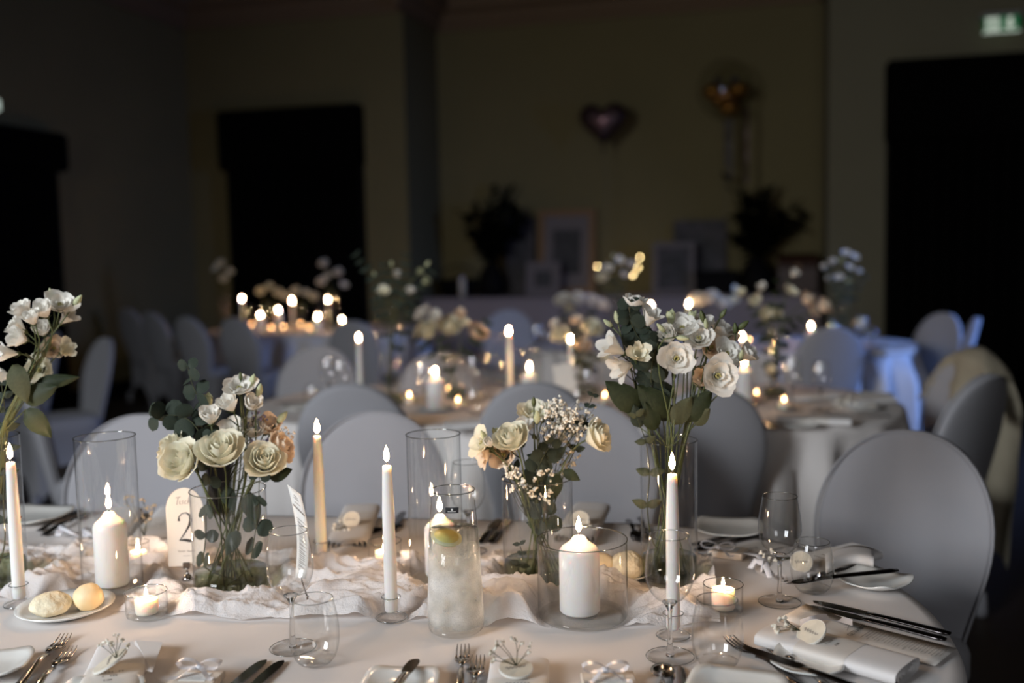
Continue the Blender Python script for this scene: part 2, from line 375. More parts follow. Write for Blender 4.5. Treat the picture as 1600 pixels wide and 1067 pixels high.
def blackout(name, A, B, inward, ztop, zbox):
    """window fully covered: frame, pleated blackout curtain and a pelmet box; A, B lower corners"""
    A = Vector(A); B = Vector(B); L = (B - A).length; d = (B - A).normalized(); iw = Vector(inward)
    rt = Matrix((d, -iw, Vector((0, 0, 1)))).transposed()
    fr = MB(); c = (A + B) / 2
    for s in (-1, 1): fr.box(c + d * s * (L / 2 - 0.03) + iw * 0.03 + Vector((0, 0, ztop / 2)), (0.06, 0.06, ztop), rt)
    fr.box(c + iw * 0.03 + Vector((0, 0, ztop - 0.03)), (L - 0.12, 0.06, 0.06), rt)
    o = struct(name, fr, 'blackwood')
    cu = MB(); n = 160
    cu.grid(lambda u, v: A + d * (0.02 + u * (L - 0.04)) + iw * (0.10 + 0.025 * math.sin(u * L * 48) ) + Vector((0, 0, 0.02 + v * (ztop - 0.1))), n, 4)
    cu.build('curtain', 'black', o)
    pm = MB(); pm.box(c + iw * 0.10 + Vector((0, 0, (ztop + zbox) / 2)), (L + 0.03, 0.20, ztop - zbox), rt, 0.03); pm.build('pelmet', 'black', o, smooth=False)
    return o
a = onplane(353, 300, DN - 0.1); b = onplane(565, 300, DN - 0.1); zt = onplane(460, 166, DN - 0.2).z; zb = onplane(460, 262, DN - 0.2).z
blackout('window_1', RW(a.dot(tW), DN), RW(b.dot(tW), DN), -nW, zt, zb)
a = onplane(1385, 300, DN - 0.1); zt = onplane(1500, 86, DN - 0.2).z; zb = onplane(1500, 215, DN - 0.2).z
blackout('window_2', RW(a.dot(tW), DN), RW(a.dot(tW) + 1.9, DN), -nW, zt, zb)
def onleft(px, py):
    d = ray(px, py); k = (tl + 0.1 - CAM.dot(tW)) / d.dot(tW); return CAM + d * k
a = onleft(94, 300); zt = onleft(60, 205).z
blackout('window_3', RW(tl, a.dot(nW) - 1.9), RW(tl, a.dot(nW)), tW, zt, zt - 0.35)

# emergency exit sign above the right window, a running figure and an arrow
P = onplane(1565, 32, DN - 0.12)
sg = thing('exit_sign', 'green and white emergency exit sign on the wall above the dark window', 'sign', P, -PH)
b_ = MB(); b_.box((0, 0.06, 0.055), (0.34, 0.12, 0.055), None, 0.01); b_.build('housing', 'plastic', sg, smooth=False)
b_ = MB(); b_.box((0, 0.0, -0.03), (0.30, 0.015, 0.13)); b_.build('panel', 'sign_green', sg, smooth=False)
ar = MB(); f_ = lambda x, z: Vector((x, -0.009, z))
ar.add([f_(0.05, 0.03), f_(0.09, 0.03), f_(0.09, -0.03), f_(0.12, -0.03), f_(0.07, -0.09), f_(0.02, -0.03), f_(0.05, -0.03)], [(0, 1, 2, 3, 4, 5, 6)])
ar.build('arrow', 'sign_white', sg, smooth=False)
rn = MB(); rn.add([f_(-0.13, 0.032), f_(-0.02, 0.032), f_(-0.02, -0.09), f_(-0.13, -0.09)], [(0, 1, 2, 3)]); rn.build('door_field', 'sign_white', sg, smooth=False)
g_ = lambda x, z: Vector((x, -0.011, z)); fg = MB()
for pts, w_ in (([(-0.07, -0.01), (-0.08, -0.04)], 0.02), ([(-0.08, -0.04), (-0.06, -0.055), (-0.07, -0.08)], 0.011), ([(-0.08, -0.04), (-0.10, -0.06), (-0.12, -0.06)], 0.011), ([(-0.07, -0.012), (-0.045, -0.03)], 0.008), ([(-0.07, -0.012), (-0.10, -0.015), (-0.11, -0.035)], 0.008)):
    ribbon_strokes(fg, pts, w_, g_)
fg.add([g_(-0.062 + 0.011 * math.cos(k), 0.006 + 0.011 * math.sin(k)) for k in (0, 1, 2, 3, 4, 5)], [tuple(range(6))]); fg.build('running_figure', 'sign_green', sg, smooth=False)
sb = MB(); sb.box((0, -0.002, -0.1), (0.31, 0.03, 0.012)); sb.build('lower_rail', 'sign_white', sg, smooth=False)
P = onleft(-14, 165)
l2 = thing('emergency_light', 'small pale emergency light on the left wall above the curtained window', 'light', (P.x, P.y, P.z))
b_ = MB(); b_.box((0.03, -0.12, 0), (0.05, 0.24, 0.10), RM.to_3x3(), 0.01); b_.build('diffuser', 'lamp', l2, smooth=False)
b_ = MB(); b_.box((0.0, -0.12, 0), (0.03, 0.26, 0.12), RM.to_3x3()); b_.build('back_plate', 'plastic', l2, smooth=False)

# ================================================================== TABLES
def stadium(L, rad, n=64, p=2.15):
    """outline of a table with rounded ends: (point, nearest spine point) pairs"""
    out = []
    for side in (1, -1):
        for k in range(n + 1):
            a = -PI / 2 + PI * k / n
            c, s = math.cos(a), math.sin(a)
            x = (abs(c) ** (2 / p)) * rad; y = (abs(s) ** (2 / p)) * rad * (1 if s > 0 else -1)
            out.append(((side * (L + x), side * y), (side * L, 0)))
        m = max(4, int(L * 2 / 0.05))
        for k in range(1, m):
            x = side * L - side * 2 * L * k / m
            out.append(((x, side * rad), (x, 0)))
    return out
def table(label, clabel, uc0, uc1, v, rad, nfold=0.21, drop=0.06, seed=1, group=None):
    cen = W((uc0 + uc1) / 2, v, 0); L = (uc1 - uc0) / 2
    t = thing('banquet_table', label, 'table', cen, TA)
    ol = stadium(L, rad - 0.015, 24)
    top = MB(); k = len(ol)
    top.add([(p[0], p[1], 0.72) for p, s in ol] + [(p[0], p[1], 0.742) for p, s in ol], [(j, (j + 1) % k, k + (j + 1) % k, k + j) for j in range(k)] + [tuple(range(k - 1, -1, -1)), tuple(range(k, 2 * k))])
    top.build('table_top', 'darkwood', t, smooth=False)
    for sx in (-1, 1):
        for sy in (-1, 1):
            lg = MB(); lg.tube([(sx * (L - 0.05), sy * rad * 0.6, 0.72), (sx * L, sy * rad * 0.62, 0.0)], [0.028, 0.018], 8); lg.build('leg', 'darkwood', t)
    # linen: top sheet, rolled rim, folded drop
    ol = stadium(L, rad); k = len(ol); acc = 0; arc = []
    for j in range(k):
        arc.append(acc); acc += math.dist(ol[j][0], ol[(j + 1) % k][0])
    nf = round(acc / nfold); mb = MB(); vs = []
    rings = [('t', 0.0), ('t', 0.3), ('t', 0.6), ('t', 0.85), ('t', 0.975), ('r', 0.35), ('r', 0.75)] + [('d', (q / 14) ** 1.2) for q in range(15)]
    for kind, q in rings:
        for j, (p, s) in enumerate(ol):
            dx, dy = p[0] - s[0], p[1] - s[1]; r_ = math.hypot(dx, dy) or 1
            ux, uy = dx / r_, dy / r_
            if kind == 't': x, y, z = s[0] + dx * q, s[1] + dy * q, 0.7505
            elif kind == 'r': a = q * PI / 2; x, y, z = p[0] + ux * 0.008 * math.sin(a), p[1] + uy * 0.008 * math.sin(a), 0.7505 - 0.012 * (1 - math.cos(a))
            else:
                ph = arc[j] / acc * nf * 2 * PI
                wob = noise.noise(Vector((arc[j] * 2.1, seed, 0))) * 2.2
                amp = min(1, q * 3.6) ** 1.1
                f = 0.010 + 0.04 * q + amp * (0.050 * math.sin(ph + wob) + 0.016 * math.sin(2.3 * ph + 3 * wob))
                side = amp * 0.02 * math.sin(ph * 0.5 + wob)
                x, y, z = p[0] + ux * f - uy * side, p[1] + uy * f + ux * side, 0.738 - q * (0.738 - drop)
            vs.append((x, y, z))
    nr = len(rings)
    mb.add(vs, [(i * k + j, i * k + (j + 1) % k, (i + 1) * k + (j + 1) % k, (i + 1) * k + j) for i in range(nr - 1) for j in range(k)])
    c = mb.build('tablecloth', 'cloth'); c.location = cen; c.rotation_euler = (0, 0, TA)
    tag(c, clabel, 'tablecloth')
    return t
table('long oval banquet table under white linen nearest the viewer', 'white linen cloth spread on the nearest table with the gauze runner', -1.95, -0.16, 1.66, 0.595, seed=1)
table('oval banquet table in the middle row behind the near chairs', 'pale linen cloth hanging in deep folds from the middle table', -1.15, 0.30, 4.10, 0.60, seed=5)
table('banquet table at the back lit by blue light', 'bluish linen cloth on the far table beside the round-backed chairs', -0.35, 0.98, 6.72, 0.58, seed=9)
table('candlelit banquet table at the far left before the dark window', 'linen cloth glowing orange on the far left candlelit table', -3.45, -2.75, 8.40, 0.60, seed=13)

# ================================================================== CHAIRS
def chair_proto():
    t = thing('covered_chair', '', 'chair')
    def hw(z):
        if z > 0.70: return 0.209 * math.sqrt(max(0.0, 1 - ((z - 0.70) / 0.225) ** 2.0)) ** 0.92
        q = (0.70 - z) / 0.30; return 0.209 - 0.054 * (q * q * (3 - 2 * q) if q < 1 else 1)
    zs = [0.38 + 0.32 * k / 9 for k in range(10)] + [0.70 + 0.224 * math.sin(PI / 2 * k / 12) for k in range(1, 13)]
    mb = MB(); n = 32; vs = []
    for z in zs:
        h = max(hw(z), 0.012); th = 0.019 * min(1, h / 0.05) ** 0.5 + 0.002
        yb = 0.205 + (z - 0.45) * 0.22
        for i in range(n):
            a = 2 * PI * i / n; cx, sy = math.cos(a), math.sin(a)
            X = h * (abs(cx) ** 0.7) * (1 if cx > 0 else -1); Y = th * (abs(sy) ** 0.55) * (1 if sy > 0 else -1)
            vs.append((X, yb + Y - 0.028 * (X / 0.22) ** 2 , z))
    k = len(zs)
    mb.add(vs, [(j * n + i, j * n + (i + 1) % n, (j + 1) * n + (i + 1) % n, (j + 1) * n + i) for j in range(k - 1) for i in range(n)] + [tuple(range(n - 1, -1, -1)), tuple((k - 1) * n + i for i in range(n))])
    mb.build('backrest', 'cover', t)
    # piping that follows the edge of the back
    pp = []
    for s, seq in ((-1, zs), (1, zs[::-1])):
        for z in seq:
            h = max(hw(z), 0.0) * s; pp.append((h * 1.004, 0.205 + (z - 0.45) * 0.22 - 0.016 - 0.028 * (h / 0.22) ** 2, z))
    pb = MB(); pb.tube(pp, 0.0038, 6); pb.build('piping', 'cover', t)
    def sq(a, hx, hy, e=0.35):
        cx, sy = math.cos(a), math.sin(a); return hx * (abs(cx) ** e) * (1 if cx > 0 else -1), hy * (abs(sy) ** e) * (1 if sy > 0 else -1)
    st = MB()
    st.grid(lambda u, v: (lambda q, p: (p[0] * q[0], p[1] * q[0], q[1]))([(0.96, 0.40), (1.0, 0.415), (1.0, 0.465), (0.97, 0.482), (0.85, 0.492), (0.5, 0.497), (0.001, 0.498)][round(v * 6)], sq(2 * PI * u, 0.195, 0.205)), 40, 6, wu=True)
    st.build('seat', 'cover', t)
    sk = MB()
    def skf(u, v):
        a = 2 * PI * u; x, y = sq(a, 0.192, 0.202, 0.38)
        cor = abs(math.sin(2 * a)) ** 0.8; hem = 0.03 + 0.15 * (1 - cor)
        z = 0.41 * (1 - v) + hem * v; pin = 1 - 0.13 * math.sin(PI * v) * (1 - cor * 0.7) + 0.06 * v * cor
        return (x * pin, y * pin, z)
    sk.grid(skf, 64, 8, wu=True); sk.build('skirt', 'cover', t)
    for sx in (-1, 1):
        for sy in (-1, 1):
            f = MB(); f.lathe([(0.024, 0.0), (0.027, 0.02), (0.020, 0.09)], 10, (sx * 0.184, sy * 0.194, 0)); f.build('foot_pocket', 'cover', t)
    return t
CH = chair_proto(); used = [False]
def chair(px, py, face, label, ztop=0.92, group=None, scale_d=1.0):
    """face: world direction (x, y) the sitter looks; px, py: the crown of the back in the picture"""
    P = T(px, py, ztop) if scale_d == 1.0 else Dp(px, py, T(px, py, ztop).y * scale_d)
    f = Vector((face[0], face[1], 0)).normalized()
    rz = math.atan2(f.x, -f.y)                 # local -Y faces the sitter's way
    root = Vector((P.x, P.y, 0)) + f * 0.31
    if not used[0]:
        used[0] = True; CH.location = root; CH.rotation_euler = (0, 0, rz); CH['label'] = label; o = CH
    else: o = dup(CH, root, rz, label)
    if group: o['group'] = group
    return o
tow = (-0.156, -0.988); awy = (0.156, 0.988)     # towards the viewer / away, square to the tables
chair(1430, 676, (-0.68, -0.73), 'large grey-white covered chair at the near table\'s right end')
chair(225, 650, (-0.05, -1), 'pale covered chair behind the table card and left pillar candle')
chair(590, 645, (-0.08, -1), 'pale covered chair behind the two tapers at the near table')
chair(915, 632, (-0.2, -1), 'covered chair behind the rose and gypsophila vase')
chair(545, 604, (0.02, 1), 'grey covered chair back seen behind the tapers, on the middle table\'s near side')
chair(835, 601, (0.05, 1), 'grey covered chair back rising behind the mixed rose bouquet')
chair(1112, 611, (-0.10, 1), 'shadowed covered chair behind the tall right bouquet')
chair(500, 542, tow, 'lit covered chair on the far side of the middle table, left end')
chair(548, 503, (0.3, 1), 'dim covered chair back on the near side of the far left table')
chair(1303, 513, (-0.1, 1), 'rounded grey chair back before the blue-lit table end')
chair(1478, 490, (-1, -0.35), 'blue-edged covered chair at the far table\'s right end')
chair(1528, 502, (-0.91, 0.36), 'chair seen edge-on, a pale blue strip behind the far right chair', scale_d=1.04)
chair(795, 485, (-0.1, -1), 'pale blue covered chair glowing behind the centre candles')
chair(1548, 588, (-0.60, 0.80), 'dark covered chair with its back turned, right of the middle table')
chair(1518, 554, (-1, -0.12), 'covered chair wearing a khaki coat beyond the dark one', scale_d=1.0)
chair(168, 529, (-0.76, -0.65), 'pale covered chair seen nearly edge-on, alone left of the middle table')
chair(88, 520, (-1, -0.75), 'dim covered chair behind the leftmost flower stems')
chair(28, 584, (1, 0.45), 'grey covered chair at the left frame edge behind the lisianthus')
chair(196, 478, (0.60, 0.80), 'far left chair row, the farthest chair', scale_d=0.93)
chair(232, 483, (0.62, 0.78), 'far left chair row, second from the back', scale_d=0.93)
chair(288, 490, (0.58, 0.81), 'far left chair row, third from the back', scale_d=0.93)
chair(363, 492, (0.50, 0.87), 'far left chair row, nearest the candles', scale_d=0.93)
chair(690, 552, tow, 'bluish covered chair behind the middle table\'s rose vase')

# khaki coat hung over a chair back
P = T(1530, 550, 0.93)
ct = MB()
f = Vector((-1, -0.10, 0)).normalized(); sd = Vector((-f.y, f.x, 0))
def coatf(u, v):
    a = (u - 0.5) * 2; s = 1 if v > 0.5 else -1; q = abs(v - 0.5) * 2
    w_ = 0.17 + 0.17 * q ** 0.6; drop_ = q * (0.78 if s < 0 else 0.22)
    fold = 0.018 * math.sin(a * 9 + 1.3) * q + 0.02 * fbm(a * 2, q * 3, 4)
    off = f * (s * 0.065 * min(1, q * 6) ** 0.5 + s * fold)
    slope = -f * (-0.16 * drop_)
    return Vector((P.x, P.y, 0.955 - drop_ - 0.10 * abs(a) ** 2.5 * (1 - 0.5 * q))) + sd * (a * w_) + off + slope
ct.grid(coatf, 24, 40)
co = ct.build('coat', 'coat', origin=(P.x, P.y, 0.5)); tag(co, 'khaki coat hung over a covered chair back at the right edge', 'coat')

# ================================================================== DISPLAY TABLE at the far wall
ta = t1 + 0.06; tb = t2 - 0.08; ZT = 0.90
dt = thing('display_table', 'long cloth-covered display table with frames and plants along the far wall', 'table', RW((ta + tb) / 2, DA - 0.45), -PH)
b_ = MB(); b_.box((0, 0, ZT / 2 + 0.42), (tb - ta, 0.78, 0.03)); b_.build('table_top', 'darkwood', dt, smooth=False)
for sx in (-1, 1):
    for sy in (-1, 1):
        b_ = MB(); b_.tube([(sx * (tb - ta) * 0.45, sy * 0.3, 0.86), (sx * (tb - ta) * 0.45, sy * 0.3, 0)], 0.02, 8); b_.build('leg', 'darkwood', dt)
b_ = MB(); Lx = (tb - ta) / 2 + 0.02
def dcl(u, v):
    x = (u * 2 - 1) * Lx; path = v * 3
    if path < 1: y, z = 0.40, ZT - 0.85 * (1 - path)
    elif path < 2: y, z = 0.40 - 0.80 * (path - 1), ZT
    else: q = path - 2; y, z = -0.40 - 0.03 * q - 0.02 * q * math.sin(x * 14 + math.sin(x * 3)), ZT - 0.85 * q
    return (x, y, z)
b_.grid(dcl, 160, 24)
d2 = b_.build('display_cloth', 'display', None); d2.location = dt.location; d2.rotation_euler = (0, 0, -PH); tag(d2, 'dusky cloth covering the display table at the far wall', 'tablecloth')

def atd(px, n=DA - 0.45):
    P = onplane(px, 440, n); P.z = ZT + 0.001; return P
def frame(px, wpx, ptop, n, label, mf, mp, lean=8):
    P = atd(px, n); k = P.length / FPX; w_ = wpx * P.y / FPX; h = zat(P, ptop) - P.z
    t = thing('picture_frame', label, 'frame', P, -PH)
    rt = Matrix.Rotation(R(-lean), 4, 'X'); bw = 0.10 * w_ + 0.01
    fr = MB()
    for s in (-1, 1): fr.box(rt @ Vector((s * (w_ - bw) / 2, 0, h / 2)), (bw, 0.025, h), rt.to_3x3()); fr.box(rt @ Vector((0, 0, h / 2 + s * (h - bw) / 2)), (w_ - 2 * bw, 0.025, bw), rt.to_3x3())
    fr.build('frame_border', mf, t, smooth=False)
    mt = MB(); mt.box(rt @ Vector((0, 0.006, h / 2)), (w_ - 1.9 * bw, 0.006, h - 1.9 * bw), rt.to_3x3()); mt.build('mount', mp, t, smooth=False)
    ph = MB()
    ph.box(rt @ Vector((0, 0.0, h / 2)), ((w_ - 2 * bw) * 0.62, 0.006, (h - 2 * bw) * 0.62), rt.to_3x3()); ph.build('photograph', 'photo', t, smooth=False)
    return t
frame(884, 92, 325, DA - 0.22, 'large gilt picture frame with a dark photograph on the display table', 'brass', 'mount')
frame(848, 54, 409, DA - 0.55, 'small pale square frame with a black centre on the display table', 'mount', 'mount')
frame(1052, 66, 378, DA - 0.50, 'leaning pale picture beside the fairy lights on the display table', 'mount', 'photo_light')
frame(1092, 80, 343, DA - 0.18, 'greyish print standing behind on the display table, left of the dark plant', 'photo_light', 'photo_light')
frame(812, 46, 338, DA - 0.18, 'faint picture between the dark plant and the gilt frame', 'photo_light', 'photo_light')
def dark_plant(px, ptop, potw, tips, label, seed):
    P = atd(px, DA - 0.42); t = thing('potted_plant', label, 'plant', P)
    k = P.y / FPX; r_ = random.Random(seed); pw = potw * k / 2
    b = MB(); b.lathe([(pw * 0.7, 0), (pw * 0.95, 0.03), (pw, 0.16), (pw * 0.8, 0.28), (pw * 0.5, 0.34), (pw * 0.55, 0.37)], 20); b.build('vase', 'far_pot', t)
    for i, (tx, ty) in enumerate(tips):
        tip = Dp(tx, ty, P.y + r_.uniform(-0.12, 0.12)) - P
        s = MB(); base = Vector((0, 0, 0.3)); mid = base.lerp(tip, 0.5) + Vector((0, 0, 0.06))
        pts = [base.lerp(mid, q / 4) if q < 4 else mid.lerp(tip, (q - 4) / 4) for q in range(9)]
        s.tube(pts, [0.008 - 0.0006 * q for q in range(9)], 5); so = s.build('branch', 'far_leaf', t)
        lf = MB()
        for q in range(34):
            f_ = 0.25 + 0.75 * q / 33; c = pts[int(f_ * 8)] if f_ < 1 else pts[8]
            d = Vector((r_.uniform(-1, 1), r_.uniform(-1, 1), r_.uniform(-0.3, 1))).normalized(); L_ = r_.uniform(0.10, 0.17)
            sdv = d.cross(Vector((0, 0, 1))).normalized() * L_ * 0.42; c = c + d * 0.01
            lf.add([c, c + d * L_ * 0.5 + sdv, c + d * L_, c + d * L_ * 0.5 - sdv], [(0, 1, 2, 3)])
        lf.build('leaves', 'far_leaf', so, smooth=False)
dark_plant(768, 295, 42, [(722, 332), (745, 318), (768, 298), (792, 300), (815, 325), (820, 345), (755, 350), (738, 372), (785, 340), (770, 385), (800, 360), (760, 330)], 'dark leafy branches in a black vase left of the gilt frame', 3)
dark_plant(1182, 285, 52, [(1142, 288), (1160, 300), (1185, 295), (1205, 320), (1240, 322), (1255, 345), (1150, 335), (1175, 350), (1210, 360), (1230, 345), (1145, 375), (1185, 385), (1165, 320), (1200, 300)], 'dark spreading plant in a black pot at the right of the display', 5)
# reddish wooden chest, with lid and clasp
P = atd(1246, DA - 0.40); k = P.y / FPX; ch = thing('wooden_chest', 'dark reddish wooden chest at the right end of the display table', 'chest', P, -PH)
b_ = MB(); b_.box((0, 0, 0.14), (58 * k, 0.34, 0.28), None, 0.012); b_.build('chest_body', 'darkwood', ch, smooth=False)
b_ = MB(); b_.grid(lambda u, v: ((u - 0.5) * 60 * k, -0.175 * math.cos(PI * v), 0.285 + 0.13 * math.sin(PI * v)), 8, 12); b_.build('lid', 'darkwood', ch)
b_ = MB(); b_.box((0, -0.18, 0.27), (0.05, 0.02, 0.07)); b_.build('clasp', 'brass', ch, smooth=False)
P = atd(1120, DA - 0.50); k = P.y / FPX; bx = thing('gift_box', 'black gift box left of the dark plant on the display table', 'box', P, -PH)
b_ = MB(); b_.box((0, 0, 0.10), (64 * k, 0.26, 0.20), None, 0.01); b_.build('box_body', 'far_pot', bx, smooth=False)
b_ = MB(); b_.box((0, 0, 0.225), (67 * k, 0.28, 0.05), None, 0.01); b_.build('lid', 'far_pot', bx, smooth=False)
P = atd(716, DA - 0.42); k = P.y / FPX; bx = thing('picnic_basket', 'dark basket at the left end of the display table', 'basket', P, -PH)
b_ = MB(); b_.lathe([(30 * k * 0.8, 0), (30 * k, 0.18), (31 * k, 0.2)], 24, sy=0.7); b_.build('basket_body', 'far_pot', bx)
b_ = MB(); b_.tube([(math.cos(PI * q / 12) * 30 * k, 0, 0.19 + 0.17 * math.sin(PI * q / 12)) for q in range(13)], 0.008, 6); b_.build('handle', 'far_pot', bx)

# balloons: foil heart, clear bubble with gold foil inside
P = onplane(942, 190, DA - 0.5); k = P.y / FPX
hb = thing('heart_balloon', 'dark pink foil heart balloon floating before the far wall', 'balloon', (P.x, P.y, P.z), -PH)
def heart(sc, th):
    mb = MB(); n = 48
    def fn(u, v):
        a = 2 * PI * u; x = 16 * math.sin(a) ** 3; z = 13 * math.cos(a) - 5 * math.cos(2 * a) - 2 * math.cos(3 * a) - math.cos(4 * a)
        b = PI * v; s = max(math.sin(b), 1e-4) ** 0.6
        return (x * s * sc, -math.cos(b) * th, (z * s + 2.0 * (1 - s)) * sc)
    return mb.grid(fn, n, 12, wu=True)
heart(37 * k / 16, 0.09).build('foil_body', 'foil_dark', hb)
heart(22 * k / 16, 0.105).build('printed_heart', 'foil', hb)
b_ = MB(); zz = -17 * 37 * k / 16; b_.tube([(0, 0, zz), (0.01, 0, zz - 0.05)], [0.012, 0.02], 8); b_.build('neck', 'foil_dark', hb)
b_ = MB(); b_.tube([(0.01, 0, zz - 0.04), (0.03, 0, zz - 0.4), (0.0, 0, 0.92 - P.z)], 0.003, 5); b_.build('string', 'mount', hb)
b_ = MB(); b_.box((0, 0, 0.905 - P.z), (0.07, 0.07, 0.03), None, 0.005); b_.build('weight', 'foil_dark', hb, smooth=False)
P = onplane(1133, 140, DA - 0.5); bb = thing('bubble_balloon', 'clear bubble balloon with gold foil and ribbons, floating right of the heart', 'balloon', P, -PH)
b_ = MB(); b_.ball((0, 0, 0), 40 * k, 28, 18, 1.12); b_.build('bubble', 'bubble', bb)
r_ = random.Random(4)
for i, (dx, dz, rr) in enumerate(((-18, -2, 15), (2, -8, 16), (20, -1, 14), (6, -26, 15), (-8, -14, 12))):
    b_ = MB(); b_.ball((dx * k, (i % 2) * 0.05, dz * k), rr * k, 14, 10, 0.8); b_.build('gold_balloon', 'amber', bb)
for dx in (-10, 14):
    b_ = MB(); b_.ball((dx * k, -0.05, 12 * k), 6 * k, 10, 8); b_.build('white_balloon', 'photo_light', bb)
for i, (dx, L_) in enumerate(((2, 70), (8, 88), (32, 110))):
    b_ = MB(); b_.grid(lambda u, v: ((dx + (u - 0.5) * 4.5) * k, 0.02 * math.sin(v * 9 + i), (-44 - L_ * v) * k if i < 2 else (-30 - L_ * v) * k), 1, 16); b_.build('ribbon', 'photo_light' if i < 2 else 'foil_dark', bb)
b_ = MB(); b_.tube([(0, 0, -44 * k), (0.01, 0, 0.92 - P.z)], 0.003, 5); b_.build('string', 'mount', bb)
b_ = MB(); b_.box((0, 0, 0.905 - P.z), (0.07, 0.07, 0.03), None, 0.005); b_.build('weight', 'foil_dark', bb, smooth=False)
# ================================================================== CANDLES AND GLASS
TZ = 0.752
def flame_parts(t, z, h=0.026, lean=0.0, wick=0.009, m='flame'):
    b = MB(); b.tube([(0, 0, z - 0.004), (0.0008, 0, z + wick * 0.6), (0.002 + lean * 0.2, 0, z + wick)], 0.0009, 6); b.build('wick', 'wick', t)
    b = MB(); r = h * 0.175
    pr = [(0.0006, 0), (r * 0.62, 0.10), (r * 0.95, 0.24), (r, 0.36), (r * 0.86, 0.52), (r * 0.60, 0.70), (r * 0.30, 0.87), (0.0003, 1.0)]
    n = 14; vs = []
    for rr, q in pr:
        for i in range(n):
            a = 2 * PI * i / n; vs.append((rr * math.cos(a) + lean * q * q, rr * math.sin(a), z + wick * 0.72 + q * h))
    b.add(vs, [(j * n + i, j * n + (i + 1) % n, (j + 1) * n + (i + 1) % n, (j + 1) * n + i) for j in range(len(pr) - 1) for i in range(n)])
    b.build('flame', m, t)
def taper(P, ztop, label, m='wax', zoff=0.012, group=None, rb=0.0112, rt=0.0078, lean=(0, 0), fh=0.028):
    t = thing('taper_candle', label, 'candle', (P.x, P.y, P.z + zoff), 0, group)
    h = ztop - P.z - zoff; b = MB()
    b.lathe([(rb * 0.8, 0), (rb, 0.004), (rb, 0.02), (rb * 0.97, h * 0.3), (rb * 0.86 + rt * 0.1, h * 0.7), (rt * 1.05, h * 0.96), (rt * 0.95, h - 0.001), (rt * 0.6, h), (0.0005, h - 0.001)], 24)
    if lean != (0, 0): b.v = [v + Vector((lean[0] * v.z, lean[1] * v.z, 0)) for v in b.v]
    b.build('wax_stick', m, t)
    flame_parts(t, h, fh)
    if lean != (0, 0):
        for c in t.children:
            if c.name.startswith(('wick', 'flame')): c.location = (lean[0] * h, lean[1] * h, 0)
    return t
def glass_holder(P, label, r=0.027, group=None):
    t = thing('candle_holder', label, 'candle holder', P, 0, group)
    b = MB(); b.lathe([(r, 0.0), (r * 1.02, 0.003), (r * 0.8, 0.007), (r * 0.5, 0.009), (r * 0.46, 0.011), (0.0001, 0.0115)], 36); fo = b.build('foot', 'solid', t)
    b = MB(); b.torus(r, 0.0011, 0.0022, 36, 6); b.build('foot_edge', 'rim', fo)
    b = MB(); b.lathe([(0.0125, 0.011), (0.0165, 0.014), (0.0175, 0.021), (0.0145, 0.026), (0.0150, 0.030), (0.0165, 0.038), (0.0148, 0.039), (0.0132, 0.030), (0.0125, 0.013)], 32, cap=False); b.build('cup', 'solid', t)
    b = MB(); b.torus(0.0163, 0.0007, 0.0385, 28, 6); b.build('cup_rim', 'rim', t)
    return t
def pillar(P, r, zshoulder, label, group=None, fh=0.027, tip=0.010):
    t = thing('pillar_candle', label, 'candle', P, 0, group); h = zshoulder - P.z
    pr = [(r * 0.9, 0), (r, 0.004), (r, h - 0.004), (r * 0.975, h + 0.003), (r * 0.85, h + 0.009), (r * 0.62, h + 0.014), (r * 0.42, h + 0.020), (r * 0.30, h + 0.026), (r * 0.18, h + 0.028), (0.0005, h + 0.0275)]
    b = MB(); b.lathe(pr, 40); b.build('wax_body', 'wax', t); flame_parts(t, h + 0.028, fh); return t
def cyl_vase(P, r, zrim, label, group=None, name='cylinder_vase', cat='vase', water=0.0, n=64, rbase=None):
    t = thing(name, label, cat, P, 0, group); h = zrim - P.z; rb = rbase or r
    c = min(0.010, r * 0.2)
    pr = [(rb - c, 0.0005)] + [(rb - c + c * math.sin(PI / 2 * q / 5), c * (1 - math.cos(PI / 2 * q / 5))) for q in range(1, 6)] + [(rb + (r - rb) * q / 6, c + (h - c) * q / 6) for q in range(1, 7)]
    b = MB(); b.lathe(pr, n, cap=False); b.build('glass_wall', 'glass', t)
    b = MB(); b.torus(r, 0.0011, h, n, 6); b.build('rim', 'rim', t)
    b = MB(); b.lathe([(0.0001, 0.001), (rb - c, 0.001), (rb - 0.002, 0.007), (rb - 0.006, 0.0085), (0.0001, 0.006)], n, cap=False); b.build('glass_base', 'base', t)
    if water:
        ww = MB(); ww.lathe([(rb - 0.004, 0.009), (rb - 0.0025, 0.013), (rb - 0.0025, water), (0.0001, water)], 48); ww.build('water', 'murky', t)
    return t
def hurricane(P, r, zrim, label, **k): return cyl_vase(P, r, zrim, label, name='hurricane_glass', cat='candle glass', **k)
